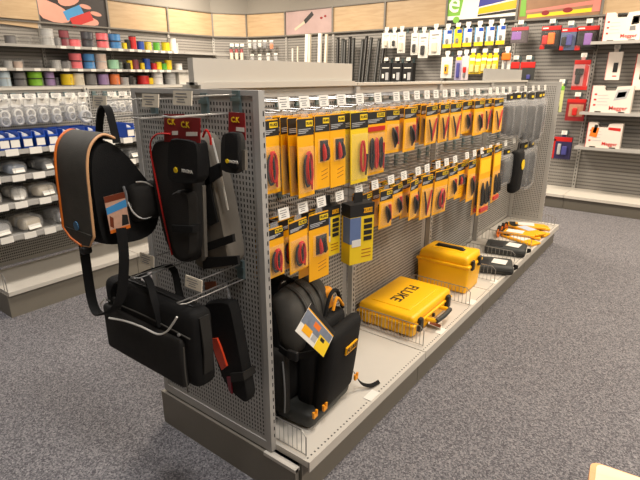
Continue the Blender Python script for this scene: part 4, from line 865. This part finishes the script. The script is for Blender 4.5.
pack(520, 62, 534.5, 80, 'red_top_pack', 'dark pack with bright red top peeking over the gondola, right one', 'blister pack', M_rub, [('red_head', M_red, 0, 1, .68, 1, .002), ('red_side', M_redc, 0, .14, .05, .7, .002), ('device', mat('indigo', (70, 70, 140), .5), .5, .75, .05, .3, .02)])
RB = [(541, 26, 560, 49, 'black red pack with an orange glowing picture, left of the trio', M_orange), (560.5, 28, 577, 50, 'blue grey pack with red head, middle of the trio', mat('indigo', (70, 70, 140), .5)), (576, 26, 598, 50, 'dark red edged pack with violet device, right of the trio', mat('violet_print', (140, 96, 170), .5))]
for i, (a, b_, c, d_, lb, m) in enumerate(RB):
    pack(a, b_, c, d_, 'red_black_pack', lb, 'blister pack', [K, mat('blue_grey_card', (84, 98, 130), .5), M_fab2][i], [('red_head', M_red, 0, 1, .82, 1, .0), ('red_foot', M_red, 0, .25, 0, .2, .0), ('device', m, .4, .75, .2, .7, .04), ('device', M_red if i == 0 else K, .1, .4, .2, .6, .03), ('print_line', W, .05, .35, .88, .94, .002), ('blister', M_clear, .08, .92, .1, .78, .06)], d=.04)
pack(573, 60, 589, 90, 'red_clear_pack', 'tall red and clear pack with a black hand tool', 'blister pack', mat('pale_red_card', (206, 150, 146), .5), [('red_head', M_red, 0, 1, .86, 1, .003), ('red_foot', M_red, 0, 1, 0, .14, .003), ('red_stripe', M_red, .68, .92, .14, .86, .001), ('tool_body', K, .2, .5, .2, .55, .04), ('tool_head', M_fab2, .15, .65, .5, .72, .045), ('blister', M_clear, .05, .95, .1, .86, .06)])
pack(566, 99, 585, 121, 'red_picture_pack', 'red bordered pack with a reddish picture below the tall clear pack', 'blister pack', M_redc, [('red_head', M_red, 0, 1, .84, 1, .0), ('picture', mat('tan_picture', (176, 128, 100), .5, 0, .4, 30), .15, .9, .2, .76, .001), ('device', M_red, .35, .6, .25, .6, .02)], d=.03)
pack(553, 137, 571, 159, 'red_blue_pack', 'red headed dark blue pack, lowest on the right wall', 'blister pack', mat('deep_blue', (50, 44, 84), .5), [('red_head', M_red, 0, 1, .8, 1, .0), ('red_side', M_red, 0, .1, 0, .9, .0), ('device', mat('indigo', (70, 70, 140), .5), .5, .8, .2, .6, .03), ('device', M_lgrey, .25, .45, .2, .7, .02)], d=.05)
pack(556, 86, 563, 112, 'green_card', 'pale green yellow card hidden behind the gondola end', 'card', mat('pale_green', (196, 200, 130), .5), [('green_head', M_green, 0, 1, .84, 1, .0), ('dark_foot', K, 0, .6, 0, .25, .002)])
# carton cases on the right wall shelves
M_cart = mat('carton_white', (226, 214, 202), .55, 0, .04)
def carton(u0, u1, y, w_, h, z, lb, pic):
    t = thing('carton_case', lb, 'box', (5.22, y, z), R(-90)); nw = w_*.36
    B().prism([(-w_/2, 0), (w_/2, 0), (w_/2*.99, h), (w_*.5-nw*.3, h), (nw*.3, h*.97), (nw*.2, h*.82), (-nw*.5, h*.82), (-nw*.62, h*.97), (-nw*.7, h), (-w_/2*.99, h)], 1, -.06, .06).obj('carton', M_cart, t)
    B().tube([(-nw*.55, 0, h*.84), (-nw*.5, 0, h*.95), (nw*.15, 0, h*.95), (nw*.22, 0, h*.84)], .012, 7).obj('grip', M_rub, t, True)
    B().box(-w_/2-.001, -w_/2+.004, -.061, .061, 0, h).obj('red_edge', M_red, t)
    for k in range(3): B().box(-w_*.42, -w_*.36, -.0612, -.06, h*(.25+.2*k), h*(.31+.2*k)).obj('red_mark', M_red, t)
    for k in range(4): B().box(-w_*.33, -w_*(.05+.04*(k % 2)), -.0612, -.06, h*(.28+.12*k), h*(.295+.12*k)).obj('print_line', M_lgrey, t)
    for nm, m, q in pic: B().prism([(p[0]*w_-w_/2, p[1]*h) for p in q], 1, -.0615, -.06).obj(nm, m, t)
    lettering('Megger', w_*.15, M_red, t, (w_*.2, -.0618, h*.17), (R(90), 0, 0), .0006)
    for s in (-.28, .3): B().box(s*w_-.03, s*w_+.03, -.061, -.055, 0, .012).obj('foot_notch', M_fab2, t)
carton(0, 0, -.165, .335, .275, 1.791, 'white carton case with dark grip on the highest shelf', [('picture', M_fab2, [(.72, .55), (.92, .58), (.92, .86), (.74, .84)]), ('picture', M_lgrey, [(.75, .6), (.89, .62), (.89, .8), (.76, .8)]), ('picture', G_, [(.7, .35), (.86, .36), (.84, .52), (.7, .5)])])
carton(0, 0, -.178, .385, .275, 1.076, 'white carton case on the middle shelf with tilted device picture', [('picture', M_lgrey, [(.56, .45), (.86, .55), (.92, .9), (.62, .84)]), ('picture', M_fab2, [(.62, .55), (.82, .6), (.85, .8), (.65, .76)])])
carton(0, 0, -.17, .335, .265, .701, 'white carton case on the lower shelf with large red lettering', [('picture', M_orange, [(.08, .45), (.3, .4), (.34, .8), (.12, .82)]), ('picture', M_fab2, [(.16, .6), (.26, .58), (.3, .92), (.2, .92)]), ('picture', M_red, [(.6, .74), (.95, .7), (.95, .82), (.6, .84)])])
pack(606.5, 52, 621, 80, 'white_hang_box', 'white hanging carton with dark device window between the shelves', 'box', M_cart, [('device', K, .48, .8, .28, .62, .004), ('red_edge', M_pink, 0, .05, 0, 1, .001), ('print_line', M_red, .5, .8, .12, .16, .0)], d=.05, x=5.3)
pack(634, 54, 648, 90, 'white_hang_box', 'white hanging carton cut by the right picture edge', 'box', M_cart, [('device', K, .45, .8, .3, .62, .004), ('red_edge', M_red, 0, .05, 0, 1, .001)], d=.05, x=5.3)
# price tags along the right wall rail
for i, (u, v) in enumerate(((455, 80), (372, 80.5), (439, 82.5))): pass
# --- corner bays: tubes, small bags, profiles
def onseg(A, Bp, u, off=.12):       # point on a plan segment (set off into the room) seen at pixel column u
    L, a = seg(A, Bp); n = Vector((math.sin(a), -math.cos(a))); best = None
    for k in range(401):
        s = k/400*1.4-.2; p = (A[0]+(Bp[0]-A[0])*s+n.x*off, A[1]+(Bp[1]-A[1])*s+n.y*off)
        d = Vector((p[0], p[1], 1.7))-CAM; uu = 320+FPX*d.dot(RGT)/d.dot(FWD)
        if best is None or abs(uu-u) < best[0]: best = (abs(uu-u), p, d.dot(FWD), a)
    return best[1], best[2], best[3]
def vz(v, p): # height of pixel row v at plan point p
    lo, hi = 0., 4.
    for _ in range(40):
        z = (lo+hi)/2; d = Vector((p[0], p[1], z))-CAM; vv = 240-FPX*d.dot(UP)/d.dot(FWD)
        if vv > v: lo = z
        else: hi = z
    return z
for i, u in enumerate((232, 237, 242)):
    p, dd, a = onseg(P0, P1, u); z1 = vz(49, p); z0 = vz(62, p)
    t = thing('sealant_tube', 'cream tube with pink cap hanging in the corner, %s from the left' % ORD[i], 'tube', (p[0], p[1], z0), a); r = .028
    B().lathe([(r, 0), (r, (z1-z0)*.75), (r*.5, (z1-z0)*.85)], 12).obj('tube_body', M_cream, t, True); B().lathe([(r*1.05, (z1-z0)*.72), (r*1.05, z1-z0)], 12).obj('cap', mat('dusky_pink', (176, 96, 96), .5), t, True)
    spawn(HR, 'display_hook', 'corner wall hook above the %s cream tube' % ORD[i], 'hook', (p[0]+math.sin(a)*-.08, p[1]+math.cos(a)*.08, z1+.06), a, 'corner hooks')
for i, (u, v0, v1, m) in enumerate(((250.5, 41, 49, W), (255.5, 41, 50, M_lgrey), (260.5, 41, 48, W), (265.5, 41, 49, M_mgrey), (272, 41, 50, M_orange), (252.5, 55, 63, M_lgrey), (260, 55, 63, W), (268.5, 54, 63, W), (276, 54, 63, M_lgrey))):
    p, dd, a = onseg(P1, P2, u); z1 = vz(v0, p); z0 = vz(v1, p); h = z1-z0
    t = thing('parts_pack', 'small film pack on the corner bay, %s row, %s from the left' % ('upper' if i < 5 else 'lower', ORD[i if i < 5 else i-5]), 'pack', (p[0], p[1], z0), a, 'small packs in the corner')
    B().soft((0, 0, h/2), (.04, .02, h/2), .018, (0, .01, 0), 3).obj('film_bag', M_film, t, True); B().soft((0, 0, h*.4), (.03, .014, h*.3), .012).obj('contents', m, t, True); B().box(-.035, .035, -.003, .003, h*.9, h*1.1).obj('header', W, t)
PR = [(291, 48, .012, 0), (295, 46, .012, 1), (303, 34, .03, 0), (308, 34, .022, 1), (317, 33, .028, 0), (322, 34, .022, 1)]
for i, (u, v0, hw, k) in enumerate(PR):
    p, dd, a = onseg((5.5, RY[0]), (5.5, RY[1]), u, .2); z1 = min(2.3, vz(v0, p))
    t = thing('cable_trunking', 'white plastic trunking length leaning upright in the corner, %s from the left' % ORD[i], 'trunking', (p[0], p[1], .168), a, 'white trunking lengths', rot=(R(-1.5), R(.8*(i % 3)), a))
    B().box(-hw, hw, -hw*.7, -hw*.55, 0, z1-.17).box(-hw, -hw+.003, -hw*.7, hw*.5, 0, z1-.17).box(hw-.003, hw, -hw*.7, hw*.5, 0, z1-.17).obj('channel', W if not k else M_cream, t); B().box(-hw*.3, hw*.3, -hw*.72, -hw*.7, .1, z1-.2).obj('cover_strip', W, t)
for i, (u, tilt) in enumerate(((336, 0), (339.5, 1), (343, 0), (346.5, 1), (350, 1), (356.5, 5), (360, 5), (363, 6), (371, 6), (376, 6))):
    p, dd, a = onseg((5.5, RY[1]), (5.5, RY[2]), u-3*(tilt > 3), .2); z1 = 2.0-.02*(i % 3)
    t = thing('metal_profile', 'dark grey slotted profile leaning in the bay, %s from the left' % ORD[i], 'profile', (p[0], p[1], .168), a, 'dark leaning profiles', rot=(R(-1.5), R(tilt*.8), a)); hw = .018
    B().box(-hw, hw, -.012, -.009, 0, z1-.17).box(-hw, -hw+.003, -.012, .02, 0, z1-.17).box(hw-.003, hw, -.012, .02, 0, z1-.17).obj('channel', M_fab2 if i % 3 == 0 else M_rub, t); B().box(-.004, .004, -.0125, -.0118, .05, z1-.2).obj('slot_line', M_mgrey, t)
# ================================================================ wooden table corner next to the camera
zt = .74; cp = PX(591, 460, 2, zt)
t = thing('wooden_table', 'pale wooden table top corner with orange edge banding, bottom right', 'table', (cp.x-.35*math.cos(R(6))+.45*math.sin(R(6)), cp.y-.35*math.sin(R(6))-.45*math.cos(R(6)), 0), R(6))
def rr(x0, x1, y0, y1, r, n=5):
    o = []
    for (cx, cy, a0) in ((x1-r, y1-r, 0), (x0+r, y1-r, 90), (x0+r, y0+r, 180), (x1-r, y0+r, 270)): o += [(cx+r*math.cos(R(a0+90*i/n)), cy+r*math.sin(R(a0+90*i/n))) for i in range(n+1)]
    return o
x0, x1, y0, y1 = -.35, .35, -.45, .45
B().prism(rr(x0+.008, x1-.003, y0+.008, y1-.010, .012), 2, zt-.022, zt).obj('table_top', M_wtop, t)
B().prism(rr(x0, x1, y0, y1, .016), 2, zt-.024, zt-.0012).obj('edge_band', M_wedge, t)
for sx in (-1, 1):
    for sy in (-1, 1): B().box(sx*.30-.022, sx*.30+.022, sy*.40-.022, sy*.40+.022, 0, zt-.024).obj('leg', M_wedge, t)
B().box(-.3, .3, -.41, -.39, zt-.1, zt-.024).box(-.3, .3, .39, .41, zt-.1, zt-.024).obj('apron', M_wedge, t)
